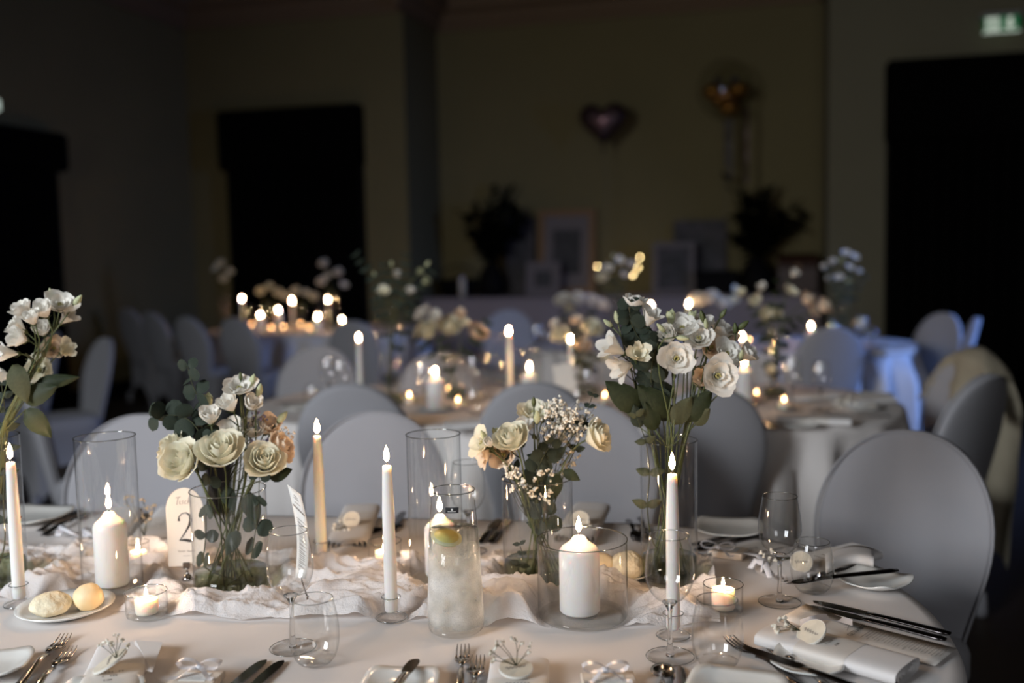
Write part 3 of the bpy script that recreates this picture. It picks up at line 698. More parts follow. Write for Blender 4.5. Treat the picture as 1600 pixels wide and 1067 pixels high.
def tealight(P, label, h=0.052, r=0.034, cr=0.0195, chh=0.025, warm='wax_warm', lit=True, group=None, n=40):
    t = thing('tealight_glass', label, 'candle glass', P, 0, group)
    b = MB(); b.lathe([(r * 0.86, 0.0005), (r * 0.97, 0.003), (r, 0.008), (r, h)], n, cap=False); b.build('glass_wall', 'glass', t)
    b = MB(); b.torus(r, 0.0009, h, n, 6); b.build('rim', 'rim', t)
    b = MB(); b.lathe([(0.0001, 0.001), (r * 0.86, 0.001), (r * 0.95, 0.006), (0.0001, 0.005)], n, cap=False); b.build('glass_base', 'base', t)
    c = thing('tealight_candle', 'candle inside the ' + label, 'candle', (P.x, P.y, P.z + 0.0055), 0, group)
    b = MB(); b.lathe([(cr * 0.93, 0), (cr, 0.003), (cr * 1.03, chh), (cr * 0.92, chh), (cr * 0.86, chh - 0.003), (0.0005, chh - 0.004)], 30); b.build('wax_body', warm, c)
    flame_parts(c, chh - 0.003, 0.017, m='flame' if n > 30 else 'flame_dim'); return t
def wine_glass(P, label, H_=0.187, rb=0.0372, rr=0.0295, rf=0.0365, group=None, n=48, z1=None):
    t = thing('wine_glass', label, 'glass', P, 0, group)
    if z1: H_ = z1 - P.z
    s = H_ / 0.187
    bowl = [(0.004, 0.083), (0.012, 0.0855), (0.022, 0.092), (0.030, 0.102), (0.0352, 0.115), (rb, 0.128), (0.0368, 0.140), (0.0350, 0.155), (0.0322, 0.172), (rr, 0.187)]
    b = MB(); b.lathe([(r, z * s) for r, z in bowl], n, cap=False); b.build('bowl', 'glass', t)
    b = MB(); b.torus(rr, 0.0008, H_, n, 6); b.build('rim', 'rim', t)
    b = MB(); b.lathe([(0.0065, 0.002), (0.0058, 0.009 * s), (0.0042, 0.018 * s), (0.0034, 0.035 * s), (0.0034, 0.062 * s), (0.0044, 0.074 * s), (0.0085, 0.0815 * s), (0.012, 0.0852 * s), (0.0001, 0.0848 * s)], 20); b.build('stem', 'stemglass', t)
    b = MB(); b.lathe([(rf, 0.0003), (rf + 0.0004, 0.0012), (rf * 0.9, 0.0022), (rf * 0.55, 0.0042), (rf * 0.3, 0.0068), (0.006, 0.010), (0.0001, 0.0102)], n); fo = b.build('foot', 'solid', t)
    b = MB(); b.torus(rf, 0.0008, 0.0012, n, 6); b.build('foot_edge', 'rim', fo)
    return t
def tumbler(P, label, h=0.102, group=None, n=48, sc=1.0):
    t = thing('tumbler', label, 'glass', P, 0, group)
    pr = [(0.0001, 0.0015), (0.020, 0.0015), (0.0255, 0.004), (0.0315, 0.012), (0.0360, 0.025), (0.0380, 0.040), (0.0378, 0.056), (0.0358, 0.074), (0.0325, 0.091), (0.0298, 0.102)]
    pr = [(r * sc, z * h / 0.102) for r, z in pr]
    b = MB(); b.lathe(pr, n, cap=False); b.build('glass_wall', 'glass', t)
    b = MB(); b.torus(0.0298 * sc, 0.0008, h, n, 6); b.build('rim', 'rim', t)
    b = MB(); b.lathe([(0.020, 0.0003), (0.0255, 0.003), (0.0305, 0.0095), (0.024, 0.0085), (0.0001, 0.0065)], n); b.build('thick_base', 'solid', t)
    return t

# ---- the nearest table, left to right
VA = T(-3, 915); cyl_vase(VA, 0.0545, zat(VA, 681), 'tall glass vase of lisianthus cut by the left frame edge', water=0.05)
PA = T(31, 945); glass_holder(PA, 'clear glass holder under the taper at the left edge')
taper(PA, zat(PA, 722), 'white lit taper before the leftmost flower vase')
HL = T(177, 920); hurricane(HL, 0.0545, zat(HL, 682), 'tall clear hurricane glass around the left pillar candle')
Q = HL + Vector((0, 0, 0.009)); pillar(Q, 0.0305, zat(Q, 822), 'white pillar candle burning inside the left hurricane glass')
tealight(T(230, 962), 'clear low glass holder right of the bread plate', h=zat(T(230, 962), 923) - TZ, r=0.0352)
VB = T(363, 919); cyl_vase(VB, 0.0695, zat(VB, 764), 'wide glass vase holding the cream rose bouquet with eucalyptus', water=0.036)
wine_glass(T(458, 1012), 'stemmed wine glass before the tall narrow menu card', z1=zat(T(458, 1012), 829))
tumbler(T(493, 1036), 'empty stemless tumbler right of the left wine glass foot')
PB = T(503, 874); glass_holder(PB, 'clear glass holder under the cream taper'); taper(PB, zat(PB, 681), 'cream lit taper standing farther back, left of the white one', 'wax_warm')
PC = T(612, 966); glass_holder(PC, 'clear glass holder under the white taper left of the carafe'); taper(PC, zat(PC, 727), 'white lit taper in front, left of the carafe')
tealight(T(602, 884), 'low candle glass behind the white taper', h=zat(T(602, 884), 845) - TZ, r=0.0335)
HM = T(683, 903); hurricane(HM, 0.0515, zat(HM, 678), 'tall clear hurricane glass behind the water carafe')
Q = T(690, 905) + Vector((0, 0, 0.009)); pillar(Q, 0.0305, zat(Q, 826), 'white pillar candle burning behind the water carafe')
# carafe of lemon water
CP = T(713, 984); cz = zat(CP, 765) - TZ; wl = zat(CP, 826) - TZ
cf = thing('water_carafe', 'frosted glass carafe of lemon water with a black label', 'carafe', CP)
cpr = [(0.040, 0.001), (0.0455, 0.006), (0.0468, 0.014), (0.0465, 0.03), (0.0455, 0.06), (0.0435, 0.10), (0.0415, wl * 0.9), (0.0375, cz * 0.86), (0.0358, cz * 0.94), (0.0362, cz)]
b = MB(); b.lathe(cpr, 64, cap=False); b.build('glass_wall', 'fogged', cf)
b = MB(); b.torus(0.0362, 0.0011, cz, 64, 6); b.build('rim', 'rim', cf)
b = MB(); b.lathe([(0.040, 0.0005), (0.0445, 0.004), (0.0450, 0.011), (0.036, 0.008), (0.0001, 0.0125)], 56); b.build('thick_base', 'solid', cf)
b = MB(); b.lathe([(0.0425, 0.013), (0.0448, 0.016), (0.0448, 0.03), (0.0440, 0.06), (0.0420, 0.10), (0.0395, wl), (0.0001, wl)], 56); b.build('water', 'water', cf)
lb = MB(); f3 = lambda x, z: (lambda a: Vector((0.0386 * math.sin(a), -0.0386 * math.cos(a), z)))(x / 0.0386)
zl = zat(CP, 788) - TZ
lb.grid(lambda u, v: f3(0.0005 + (u - 0.5) * 0.0215, zl + (v - 0.5) * 0.0095), 10, 1); lo = lb.build('label', 'ink', cf)
lm = MB(); f4 = lambda x, z: (lambda a: Vector((0.0388 * math.sin(a), -0.0388 * math.cos(a), z)))(x / 0.0388)
lm.add([f4(0.0005 + 0.0019 * math.cos(k * PI / 4), zl + 0.0012 + 0.0019 * math.sin(k * PI / 4)) for k in range(8)], [tuple(range(8))])
for k in range(7):
    x0 = -0.0062 + k * 0.0019; lm.add([f4(x0, zl - 0.0028), f4(x0 + 0.0013, zl - 0.0028), f4(x0 + 0.0013, zl - 0.0013), f4(x0, zl - 0.0013)], [(0, 1, 2, 3)])
lm.build('printed_mark', 'paper_white', lo, smooth=False)
ls = thing('lemon_slice', 'yellow lemon slices floating at the top of the carafe water', 'lemon slice', CP + Vector((-0.012, -0.006, wl - 0.012)))
b = MB(); b.lathe([(0.0255, -0.002), (0.0262, 0), (0.0255, 0.002)], 30); b.v = [Matrix.Rotation(R(16), 3, 'X') @ Matrix.Rotation(R(12), 3, 'Y') @ v for v in b.v]; b.build('pith', 'lemon_pith', ls)
b = MB(); b.lathe([(0.019, -0.0025), (0.0205, 0.0027)], 30); b.v = [Matrix.Rotation(R(16), 3, 'X') @ Matrix.Rotation(R(12), 3, 'Y') @ v for v in b.v]; b.build('flesh', 'lemon', ls)
wine_glass(T(733, 862), 'wine glass farther back, right of the middle hurricane glass', z1=zat(T(733, 862), 722))
VC = T(842, 911); cyl_vase(VC, 0.066, zat(VC, 746), 'glass vase of roses and gypsophila at the centre', water=0.045)
HB = T(911, 963); hurricane(HB, 0.0765, zat(HB, 842), 'wide low hurricane glass at the centre front')
Q = HB + Vector((-0.005, 0, 0.009)); pillar(Q, 0.0345, zat(Q, 862), 'thick white pillar candle inside the wide low glass')
VD = T(1046, 908); cyl_vase(VD, 0.0525, zat(VD, 687), 'tall glass vase with the large white lisianthus bouquet', water=0.05)
PD = T(1052, 994); glass_holder(PD, 'clear glass holder behind the right wine glass stem'); taper(PD, zat(PD, 740), 'white lit taper before the tall lisianthus vase')
wine_glass(T(1047, 1026), 'wine glass directly before the right taper', z1=zat(T(1047, 1026), 836))
tumbler(T(1121, 1041), 'empty stemless tumbler before the glowing tealight', h=zat(T(1121, 1041), 936) - TZ)
tealight(T(1130, 955), 'clear glass holding the glowing candle right of the tall vase', h=zat(T(1130, 955), 912) - TZ, r=0.0335, chh=0.034)
wine_glass(T(1218, 941), 'wine glass standing farthest right on the near table', z1=zat(T(1218, 941), 775))
tumbler(T(1269, 924), 'stemless tumbler right of the rightmost wine glass', h=zat(T(1269, 924), 846) - TZ)

# ================================================================== THE GAUZE RUNNER
flat = [(VA, .06), (PA, .03), (HL, .06), (T(230, 962), .04), (VB, .075), (PB, .03), (PC, .03), (HM, .055), (CP, .05), (VC, .07), (HB, .08), (VD, .058), (PD, .03), (T(1130, 955), .036), (T(103, 957), .085), (T(293, 905), .02), (T(479, 950), .02)]
iu = Vector((math.cos(TA), math.sin(TA), 0)); iv = Vector((-math.sin(TA), math.cos(TA), 0))
flat2 = [(p.dot(iu), p.dot(iv), r) for p, r in flat]
rn = MB(); NU, NV = 860, 110
def runf(a, b_):
    u = -2.35 + a * 2.43
    cv = 1.765 + 0.022 * math.sin(u * 4.1 + 1) + 0.012 * math.sin(u * 9.7)
    hwid = 0.165 + 0.022 * noise.noise(Vector((u * 3.3, 7, 0)))
    v = cv + (b_ * 2 - 1) * hwid + 0.012 * noise.noise(Vector((u * 14, 3 if b_ < 0.5 else 9, 0))) * abs(b_ * 2 - 1) ** 3
    wx = u + 0.05 * noise.noise(Vector((u * 5, v * 5, 2)))
    wy = v + 0.05 * noise.noise(Vector((u * 4, v * 4, 11)))
    r1 = 1 - abs(noise.noise(Vector((wx * 6.5, wy * 15, 1.7)))) * 2.6
    r2 = 1 - abs(noise.noise(Vector((wx * 16 + 4, wy * 38, 5.1)))) * 2.4
    r3 = 1 - abs(noise.noise(Vector((wx * 42, wy * 85, 8.3)))) * 2.2
    h = 0.003 + 0.020 * max(0, r1) ** 1.6 + 0.012 * max(0, r2) ** 1.3 + 0.0055 * max(0, r3)
    hump = 0.020 * max(0, noise.noise(Vector((u * 4.2 + 3.1, v * 5, 0.4)))) * 1.6
    h += hump
    d = min(math.hypot(u - fu, v - fv) - fr for fu, fv, fr in flat2)
    q = max(0.0, min(1.0, (d + 0.004) / 0.035)); q = q * q * (3 - 2 * q)
    e = min(b_, 1 - b_) * 2; edge = min(1, e / 0.10)
    h = 0.0012 + h * q * (0.35 + 0.65 * edge)
    return W(u, v, 0.7508 + h)
rn.grid(runf, NU, NV)
o = rn.build('gauze_runner', 'gauze'); tag(o, 'crumpled white gauze runner along the middle of the near table', 'table runner')

# ================================================================== BREAD
def plate_round(P, r, label, name='side_plate'):
    t = thing(name, label, 'plate', P)
    b = MB(); b.lathe([(r * 0.5, 0), (r * 0.62, 0.0012), (r * 0.85, 0.006), (r, 0.0125), (r * 0.995, 0.0145), (r * 0.84, 0.0085), (r * 0.6, 0.0045), (0.0001, 0.004)], 56); b.build('plate_body', 'china', t); return t
def bun(P, r, label, sz=0.82, torn=False, seed=0, m='bread', rz=0.0, lx=1.0):
    b = MB(); n, k = 28, 16; vs = []
    for j in range(k + 1):
        th = PI * j / k
        for i in range(n):
            a = 2 * PI * i / n; d = Vector((math.sin(th) * math.cos(a) * lx, math.sin(th) * math.sin(a), -math.cos(th) * sz))
            g = 1 + 0.07 * noise.noise(d * 2.3 + Vector((seed, 0, 0)))
            if torn:
                q = max(0, d.dot(Vector((0.35, -0.55, 0.75))) - 0.45); g -= 0.55 * q * (1 + 0.8 * noise.noise(d * 7))
            p = d * r * g; p.z = max(p.z, -r * sz * 0.8) + r * sz * 0.8; vs.append(p)
    b.add(vs, [(j * n + i, j * n + (i + 1) % n, (j + 1) * n + (i + 1) % n, (j + 1) * n + i) for j in range(k) for i in range(n)])
    b.v = [Matrix.Rotation(rz, 3, 'Z') @ v for v in b.v]
    o = b.build('bread_roll', m); o.location = P; tag(o, label, 'bread'); return o
BP = T(103, 955); plate_round(BP, 0.083, 'round white side plate with two bread rolls, left edge')
bun(T(80, 958, TZ + 0.006) , 0.0335, 'torn pale bread roll on the left of the plate', torn=True, seed=3, sz=0.62, m='crumb', lx=1.05)
bun(T(139, 950, TZ + 0.006), 0.026, 'whole golden bread roll on the right of the plate', seed=8, sz=0.95, lx=1.0)
B2 = T(962, 898); plate_round(B2, 0.075, 'bread plate seen through the wide hurricane glass')
bun(T(938, 900, TZ + 0.006), 0.031, 'bread roll half hidden behind the thick pillar candle', seed=5, sz=0.8)
bun(T(981, 901, TZ + 0.006), 0.034, 'torn bread roll right behind the wide hurricane glass', torn=True, seed=12, sz=0.8, m='crumb')

# ================================================================== CUTLERY
def basis(P, Q):
    x = (Q - P); x.z = 0; x = x.normalized(); y = Vector((-x.y, x.x, 0)); return x, y
def lay(name, label, tip, toward, cat, z=TZ, pitch=0.0, group=None):
    P = T(tip[0], tip[1], z); Qq = T(toward[0], toward[1], z); x, y = basis(P, Qq)
    t = thing(name, label, cat, P, math.atan2(x.y, x.x), group)
    if pitch: t.rotation_euler = (0, pitch, math.atan2(x.y, x.x))
    return t
def prof_plate(b, sec, th=0.0012, m=None):
    """flat lofted blade: sec = (x, y0, y1, zmid) ; thickness th"""
    k = len(sec); vs = []
    for x, y0, y1, z in sec: vs += [(x, y0, z - th), (x, y1, z - th), (x, y1, z + th), (x, y0, z + th)]
    fs = [(j * 4 + i, j * 4 + (i + 1) % 4, (j + 1) * 4 + (i + 1) % 4, (j + 1) * 4 + i) for j in range(k - 1) for i in range(4)] + [(3, 2, 1, 0), ((k - 1) * 4, (k - 1) * 4 + 1, (k - 1) * 4 + 2, (k - 1) * 4 + 3)]
    b.add(vs, fs)
def handle(t, x0, x1, m='silver', w0=0.0032, w1=0.0085, arch=0.010):
    b = MB(); k = 12; vs = []; n = 10
    for j in range(k + 1):
        q = j / k; x = x0 + (x1 - x0) * q; wd = w0 + (w1 - w0) * q ** 0.8; th = 0.0022 + 0.0012 * q
        if j == k: wd *= 0.6; th *= 0.6
        z = 0.004 + arch * math.sin(PI * min(1, q * 1.15)) * (1 - q)
        for i in range(n):
            a = 2 * PI * i / n; vs.append((x, wd * math.cos(a), z + th * math.sin(a)))
    b.add(vs, [(j * n + i, j * n + (i + 1) % n, (j + 1) * n + (i + 1) % n, (j + 1) * n + i) for j in range(k) for i in range(n)] + [tuple(range(n - 1, -1, -1)), tuple(k * n + i for i in range(n))])
    b.build('handle', m, t)
def fork(label, tip, toward, L=0.20, m='silver', z=TZ, group=None, sc=1.0):
    t = lay('fork', label, tip, toward, 'fork', z, group=group)
    for i in range(4):
        y = (-0.0096 + 0.0064 * i) * sc; b = MB()
        b.tube([(0.0, y * 0.92, 0.0075), (0.012 * sc, y, 0.0040), (0.030 * sc, y, 0.0022), (0.048 * sc, y, 0.0035)], [0.0006, 0.0013, 0.0016, 0.0018], 6, flat=1.0); b.build('tine', m, t)
    b = MB(); prof_plate(b, [(0.045 * sc, -0.0118 * sc, 0.0118 * sc, 0.0034), (0.055 * sc, -0.0118 * sc, 0.0118 * sc, 0.0048), (0.066 * sc, -0.0095 * sc, 0.0095 * sc, 0.0072), (0.074 * sc, -0.005, 0.005, 0.0085), (0.082 * sc, -0.0034, 0.0034, 0.0082)]); b.build('fork_head', m, t)
    handle(t, 0.080 * sc, L, m); return t
def knife(label, tip, toward, L=0.225, m='silver', z=TZ, group=None, blade=0.10, hm=None, wd=0.0105):
    t = lay('knife', label, tip, toward, 'knife', z, group=group)
    b = MB(); sec = []
    for q, a, c in ((0, 0.0, 0.001), (0.05, -0.006, 0.004), (0.14, -0.0095, 0.0065), (0.3, -wd, 0.0078), (0.6, -wd, 0.008), (0.9, -0.0085, 0.0078), (1.0, -0.005, 0.006)):
        sec.append((blade * q, a, c, 0.0022 + 0.002 * q))
    prof_plate(b, sec, 0.0008); sharp(b.build('blade', m, t), 30)
    handle(t, blade - 0.002, L, hm or m, 0.0068, 0.0092, 0.001); return t
def spoon(label, tip, toward, L=0.19, m='silver', z=TZ, group=None):
    t = lay('spoon', label, tip, toward, 'spoon', z, group=group)
    b = MB(); b.grid(lambda u, v: ((0.026 - 0.026 * v * math.cos(2 * PI * u)), 0.0175 * v * math.sin(2 * PI * u), 0.002 + 0.007 * v * v), 28, 6, wu=True); o = b.build('bowl', m, t)
    sm = o.modifiers.new('thickness', 'SOLIDIFY'); sm.thickness = 0.001
    handle(t, 0.050, L, m); return t
fork('silver fork at the bottom left, its tines highest in the pair', (104, 996), (38, 1066))
fork('silver fork at the bottom left, lower one of the pair', (112, 1016), (60, 1078))
fork('upright-pointing silver fork before the carafe, left of its pair', (724, 1013), (718, 1090))
fork('silver fork before the carafe, right of its pair', (748, 1030), (738, 1100))
knife('dark reflective table knife at the bottom, left of its pair', (416, 1033), (362, 1078))
knife('dark reflective table knife at the bottom, right of its pair', (443, 1034), (388, 1084))
spoon('silver spoon at the bottom edge under the right wine glass', (1036, 1044), (1034, 1100))
knife('silver knife at the bottom edge beside the spoon', (1062, 1043), (1066, 1100), m='silver')
knife('upper of two long knives pointing to the right table edge', (1270, 941), (1470, 990), hm='darkened_steel', L=0.235)
knife('lower of two long knives beside the menu card', (1262, 948), (1455, 997), hm='darkened_steel', L=0.235)
fork('fork tines just behind the front right tumbler', (1138, 1000), (1225, 1058), m='darkened_steel')
fork('fork whose tines show above the white folded plate edge', (1196, 1006), (1290, 1075))
fork('dark fork lying under the rightmost tumbler', (1235, 912), (1330, 893), m='darkened_steel', L=0.16)
# far side settings
fork('dark fork at the far left place, upper of two', (128, 797), (52, 836), m='darkened_steel')
fork('dark fork at the far left place, lower of two', (140, 803), (62, 841), m='darkened_steel')
knife('dark knife on the far edge, left of the rose vase, left one', (781, 812), (752, 846), m='darkened_steel', L=0.2)
knife('dark knife on the far edge, left of the rose vase, right one', (795, 812), (768, 848), m='darkened_steel', L=0.2)
fork('fork at the far place behind the hurricane rim, left one', (998, 850), (980, 812), m='darkened_steel', L=0.18)
fork('fork at the far place behind the hurricane rim, right one', (1012, 846), (1000, 812), m='darkened_steel', L=0.18)
knife('dark knife on the far place right of the tall vase, upper', (1188, 829), (1090, 852), m='darkened_steel', L=0.2)
knife('dark knife on the far place right of the tall vase, lower', (1192, 836), (1094, 860), m='darkened_steel', L=0.2)
knife('dark knife on the far edge behind the white taper', (632, 800), (612, 834), m='darkened_steel', L=0.18)
spoon('dark spoon by the table card at the far left place', (262, 836), (292, 800), m='darkened_steel', L=0.16)
spoon('small dark spoon behind the white taper, far side', (566, 838), (606, 828), m='darkened_steel', L=0.11)
# ================================================================== PLATES
def square_plate(P, hw_, rz, label, lift=0.016, name='square_plate'):
    t = thing(name, label, 'plate', P, rz)
    def sf(u, v):
        a = 2 * PI * u; c, s = math.cos(a), math.sin(a); e = 0.55
        X = (abs(c) ** e) * (1 if c > 0 else -1); Y = (abs(s) ** e) * (1 if s > 0 else -1)
        q = v; cor = abs(X * Y)
        seq = [(0.0, 0.002), (0.45, 0.002), (0.62, 0.004), (0.85, 0.009), (1.0, 0.013), (0.985, 0.015), (0.83, 0.0115), (0.6, 0.0065), (0.4, 0.005), (0.0001, 0.005)]
        r_, z = seq[round(v * 9)]
        return (X * hw_ * r_, Y * hw_ * r_, z + lift * cor ** 3 * r_ ** 4)
    b = MB(); b.grid(sf, 56, 9, wu=True); b.build('plate_body', 'china', t); return t
square_plate(T(624, 1082), 0.056, R(-4), 'square white bread plate at the bottom edge with a butter knife')
knife('small butter knife resting on the square bread plate', (652, 1032), (618, 1078), L=0.14, blade=0.055, z=TZ + 0.018)
square_plate(T(1365, 915), 0.060, R(38), 'white curved-rim square dish at the right table edge', lift=0.024)
knife('dark-reflecting butter knife across the curved white dish', (1236, 912), (1418, 892), L=0.215, blade=0.06, m='darkened_steel', z=TZ + 0.026)
square_plate(T(1150, 1090), 0.07, R(-20), 'grey-white dish at the bottom edge under the dark knife', lift=0.012)
knife('dark long knife lying across the bottom right dish', (1160, 1012), (1330, 1075), L=0.26, blade=0.11, m='darkened_steel', z=TZ + 0.020)
square_plate(T(-12, 1050), 0.055, R(10), 'white plate corner at the lower left frame edge')
square_plate(T(150, 1100), 0.06, R(0), 'plate rim just showing at the bottom near the left name tag')
square_plate(T(1262, 1045, TZ + 0.0), 0.052, R(-22), 'white folded dish edge overlapping the fork, lower right')
square_plate(T(1140, 832), 0.075, R(-12), 'pale plate at the far edge right of the tall vase')
square_plate(T(50, 812), 0.085, R(-9), 'pale plate at the far left edge')

# ================================================================== NAPKINS, TAGS, FAVOURS
def napkin_roll(A, Bq, wd, th, label, z=TZ, band=(0.35, 0.7), flip=False, name='napkin'):
    """flat folded napkin from A to B with rolled layers at its open end and a printed paper band"""
    A = Vector(A); Bq = Vector(Bq); x, y = basis(A, Bq); L = (Bq - A).length
    t = thing(name, label, 'napkin', A, math.atan2(x.y, x.x))
    def ov(a, s=1.0, e=0.6):
        c, q = math.cos(a), math.sin(a); return (abs(c) ** e) * (1 if c > 0 else -1) * wd / 2 * s, th / 2 + (abs(q) ** e) * (1 if q > 0 else -1) * th / 2 * s
    b = MB(); b.grid(lambda u, v: (L * v, ) + ov(2 * PI * u), 32, 10, wu=True); b.build('folded_cloth', 'napkin', t)
    for k, s in enumerate((0.78, 0.52, 0.28)):
        b = MB(); b.grid(lambda u, v: ((-0.001 + (L + 0.002) * v), ) + ov(2 * PI * u, s), 24, 1, wu=True); b.build('inner_fold', 'napkin', t)
    if band:
        b = MB(); b.grid(lambda u, v: (L * (band[0] + (band[1] - band[0]) * v), ) + (lambda p: (p[0] * 1.015, p[1] * 1.03 - th * 0.01))(ov(2 * PI * u)), 32, 2, wu=True); bo = b.build('paper_band', 'band', t)
        ink = MB(); rr = random.Random(len(label))
        for k in range(3):
            xx = L * (band[0] + (band[1] - band[0]) * (0.3 + 0.16 * k)); w_ = wd * (0.34, 0.26, 0.16)[k]
            for q in range(7 - k):
                yy = -w_ / 2 + w_ * q / 6
                if rr.random() < 0.85: ink.box((xx, yy, th * 1.03 + 0.0003), (0.0035, 0.0018, 0.0003))
        ink.build('print', 'ink_grey', bo, smooth=False)
    return t
def wood_tag(P, r, normal, label, up=Vector((0, 0, 1)), hole=True, name='name_tag'):
    t = thing(name, label, 'name tag', P); q = Vector(normal).normalized().to_track_quat('Z', 'Y').to_matrix()
    b = MB(); b.lathe([(r, -0.0016), (r, 0.0016)], 30); b.v = [q @ v for v in b.v]; b.build('bark', 'bark', t, smooth=False)
    b = MB(); b.lathe([(r * 0.95, -0.0019), (r * 0.95, 0.0019)], 30); b.v = [q @ v for v in b.v]; fo = b.build('wood_face', 'wood', t, smooth=False)
    ink = MB()
    ribbon_strokes(ink, [(-r * 0.6 + r * 1.2 * k / 16, r * 0.16 * math.sin(k * 2.1) * (1 - k / 30)) for k in range(17)], r * 0.07, lambda x, y: q @ Vector((x, y, 0.0022)))
    ink.build('lettering', 'ink_grey', fo, smooth=False)
    return t
def gyp_sprig(P, tips, label, r=0.0022, seed=0, name='gypsophila_sprig', dark=False, m='gyp', many=5):
    """a thin branching stem with a cloud of tiny blooms; tips in world coordinates"""
    rr = random.Random(seed); P = Vector(P); t = thing(name, label, 'flower', P)
    s = MB(); bl = MB(); bd = MB()
    for tp in tips:
        tp = Vector(tp) - P; mid = tp * 0.5 + Vector((rr.uniform(-1, 1), rr.uniform(-1, 1), rr.uniform(-1, 1))) * tp.length * 0.07
        s.tube([(0, 0, 0), mid, tp], [0.0006, 0.0005, 0.0004], 4)
        for k in range(many):
            off = Vector((rr.gauss(0, 1), rr.gauss(0, 1), rr.gauss(0, 1))) * tp.length * 0.075; c = tp + off if k else tp
            s.tube([mid.lerp(tp, 0.7), c], 0.0003, 3)
            rad = r * rr.uniform(0.7, 1.2)
            for q in range(3):
                (bd if dark and rr.random() < 0.4 else bl).ball(c + Vector((rr.uniform(-1, 1), rr.uniform(-1, 1), rr.uniform(-1, 1))) * rad * 0.6, rad * 0.75, 6, 4)
    s.build('stems', 'leaf_pale', t)
    o = bl.build('blooms', m, t); o['kind'] = 'stuff'
    if bd.v: o = bd.build('dried_blooms', 'gyp_dark', t); o['kind'] = 'stuff'
    return t
def bow(P, rz, sc, label, tails=True):
    t = thing('ribbon_bow', label, 'ribbon', P, rz)
    for sx in (-1, 1):
        b = MB()
        b.grid(lambda u, v: (sx * sc * (0.10 + 0.9 * math.sin(PI * u) ** 0.8 * (1 if u < 0.5 else 0.92)) * (0.2 + 0.8 * math.sin(PI * u)), (v - 0.5) * sc * 0.42 * (0.5 + 0.5 * math.sin(PI * u)), 0.004 + sc * 0.22 * math.sin(2 * PI * u) * 0.9 + sc * 0.26), 20, 4); b.build('loop', 'ribbon', t)
        if tails:
            b = MB(); b.grid(lambda u, v: (sx * sc * (0.08 + 0.9 * u), -sc * (0.15 + 0.8 * u) + (v - 0.5) * sc * 0.36, 0.003 + sc * 0.20 * (1 - u) ** 2 + 0.002 * math.sin(u * 7)), 10, 3); b.build('tail', 'ribbon', t)
    b = MB(); b.box((0, 0, sc * 0.24), (sc * 0.26, sc * 0.34, sc * 0.2), None, sc * 0.05); b.build('knot', 'ribbon', t)
    return t
def favour(P, rz, sc, label, h=0.012):
    t = thing('favour_box', label, 'gift', P, rz)
    b = MB(); b.box((0, 0, h / 2), (0.070 * sc, 0.050 * sc, h), None, 0.0015); b.build('box_body', 'box', t, smooth=False)
    b = MB(); b.box((0, 0, h + 0.0004), (0.040 * sc, 0.028 * sc, 0.0008)); lo_ = b.build('label_card', 'paper_white', t, smooth=False)
    ink = MB()
    for k in range(3): ribbon_strokes(ink, [(-0.012 * sc + 0.024 * sc * q / 8, (0.006 - 0.006 * k) * sc + 0.0012 * math.sin(q * 2.2 + k)) for q in range(9)], 0.0006, lambda x, y: Vector((x, y, h + 0.0011)))
    ink.build('lettering', 'ink_grey', lo_, smooth=False)
    return t
# bottom left place: napkin, tag with gypsophila
napkin_roll(T(196, 1022), T(150, 1140), 0.085, 0.020, 'napkin with printed band under the left name tag')
b = MB(); cpx = [(212, 1000), (254, 1003), (238, 1050), (200, 1042)]
b.add([T(*p, z=TZ + 0.022 - 0.004 * i) for i, p in enumerate(cpx)] + [T(*p, z=TZ + 0.018 - 0.004 * i) for i, p in enumerate(cpx)], [(0, 1, 2, 3), (7, 6, 5, 4), (0, 4, 5, 1), (1, 5, 6, 2), (2, 6, 7, 3), (3, 7, 4, 0)])
o = b.build('napkin_corner', 'napkin', smooth=False, origin=T(228, 1025)); tag(o, 'pointed white napkin corner right of the left name tag', 'napkin')
wood_tag(T(172, 1033, TZ + 0.034), 0.027, (-0.45, -0.10, 0.85), 'oval wooden name tag at the bottom left beneath a dried sprig')
P = T(182, 1030, TZ + 0.040); gyp_sprig(P, [Dp(x, y, P.y + 0.005) for x, y in ((158, 1008), (166, 1002), (184, 994), (191, 999), (201, 1008), (175, 1006))], 'small gypsophila sprig standing on the left name tag', seed=2, dark=True, many=3, r=0.0026)
favour(T(306, 1070), R(-6), 1.0, 'small tan favour box with white bow, lower left')
bow(T(312, 1050, TZ + 0.013), R(-6), 0.034, 'white satin bow on the lower left favour box')
napkin_roll(T(812, 1046), T(806, 1150), 0.088, 0.020, 'napkin with printed band at the bottom centre')
wood_tag(T(806, 1044, TZ + 0.030), 0.0245, (0.05, -0.18, 0.97), 'wooden name tag on the bottom centre napkin')
P = T(807, 1040, TZ + 0.034); gyp_sprig(P, [Dp(x, y, P.y + 0.005) for x, y in ((768, 1018), (776, 1005), (783, 1003), (806, 1000), (814, 1004), (829, 1010), (770, 1032), (826, 1020))], 'gypsophila sprig fanning over the bottom centre name tag', seed=4, dark=True, many=3, r=0.0026)
favour(T(952, 1074), R(2), 1.1, 'small tan favour box with white bow, bottom centre right')
bow(T(946, 1055, TZ + 0.014), R(3), 0.034, 'white satin bow on the favour box below the wide hurricane glass')
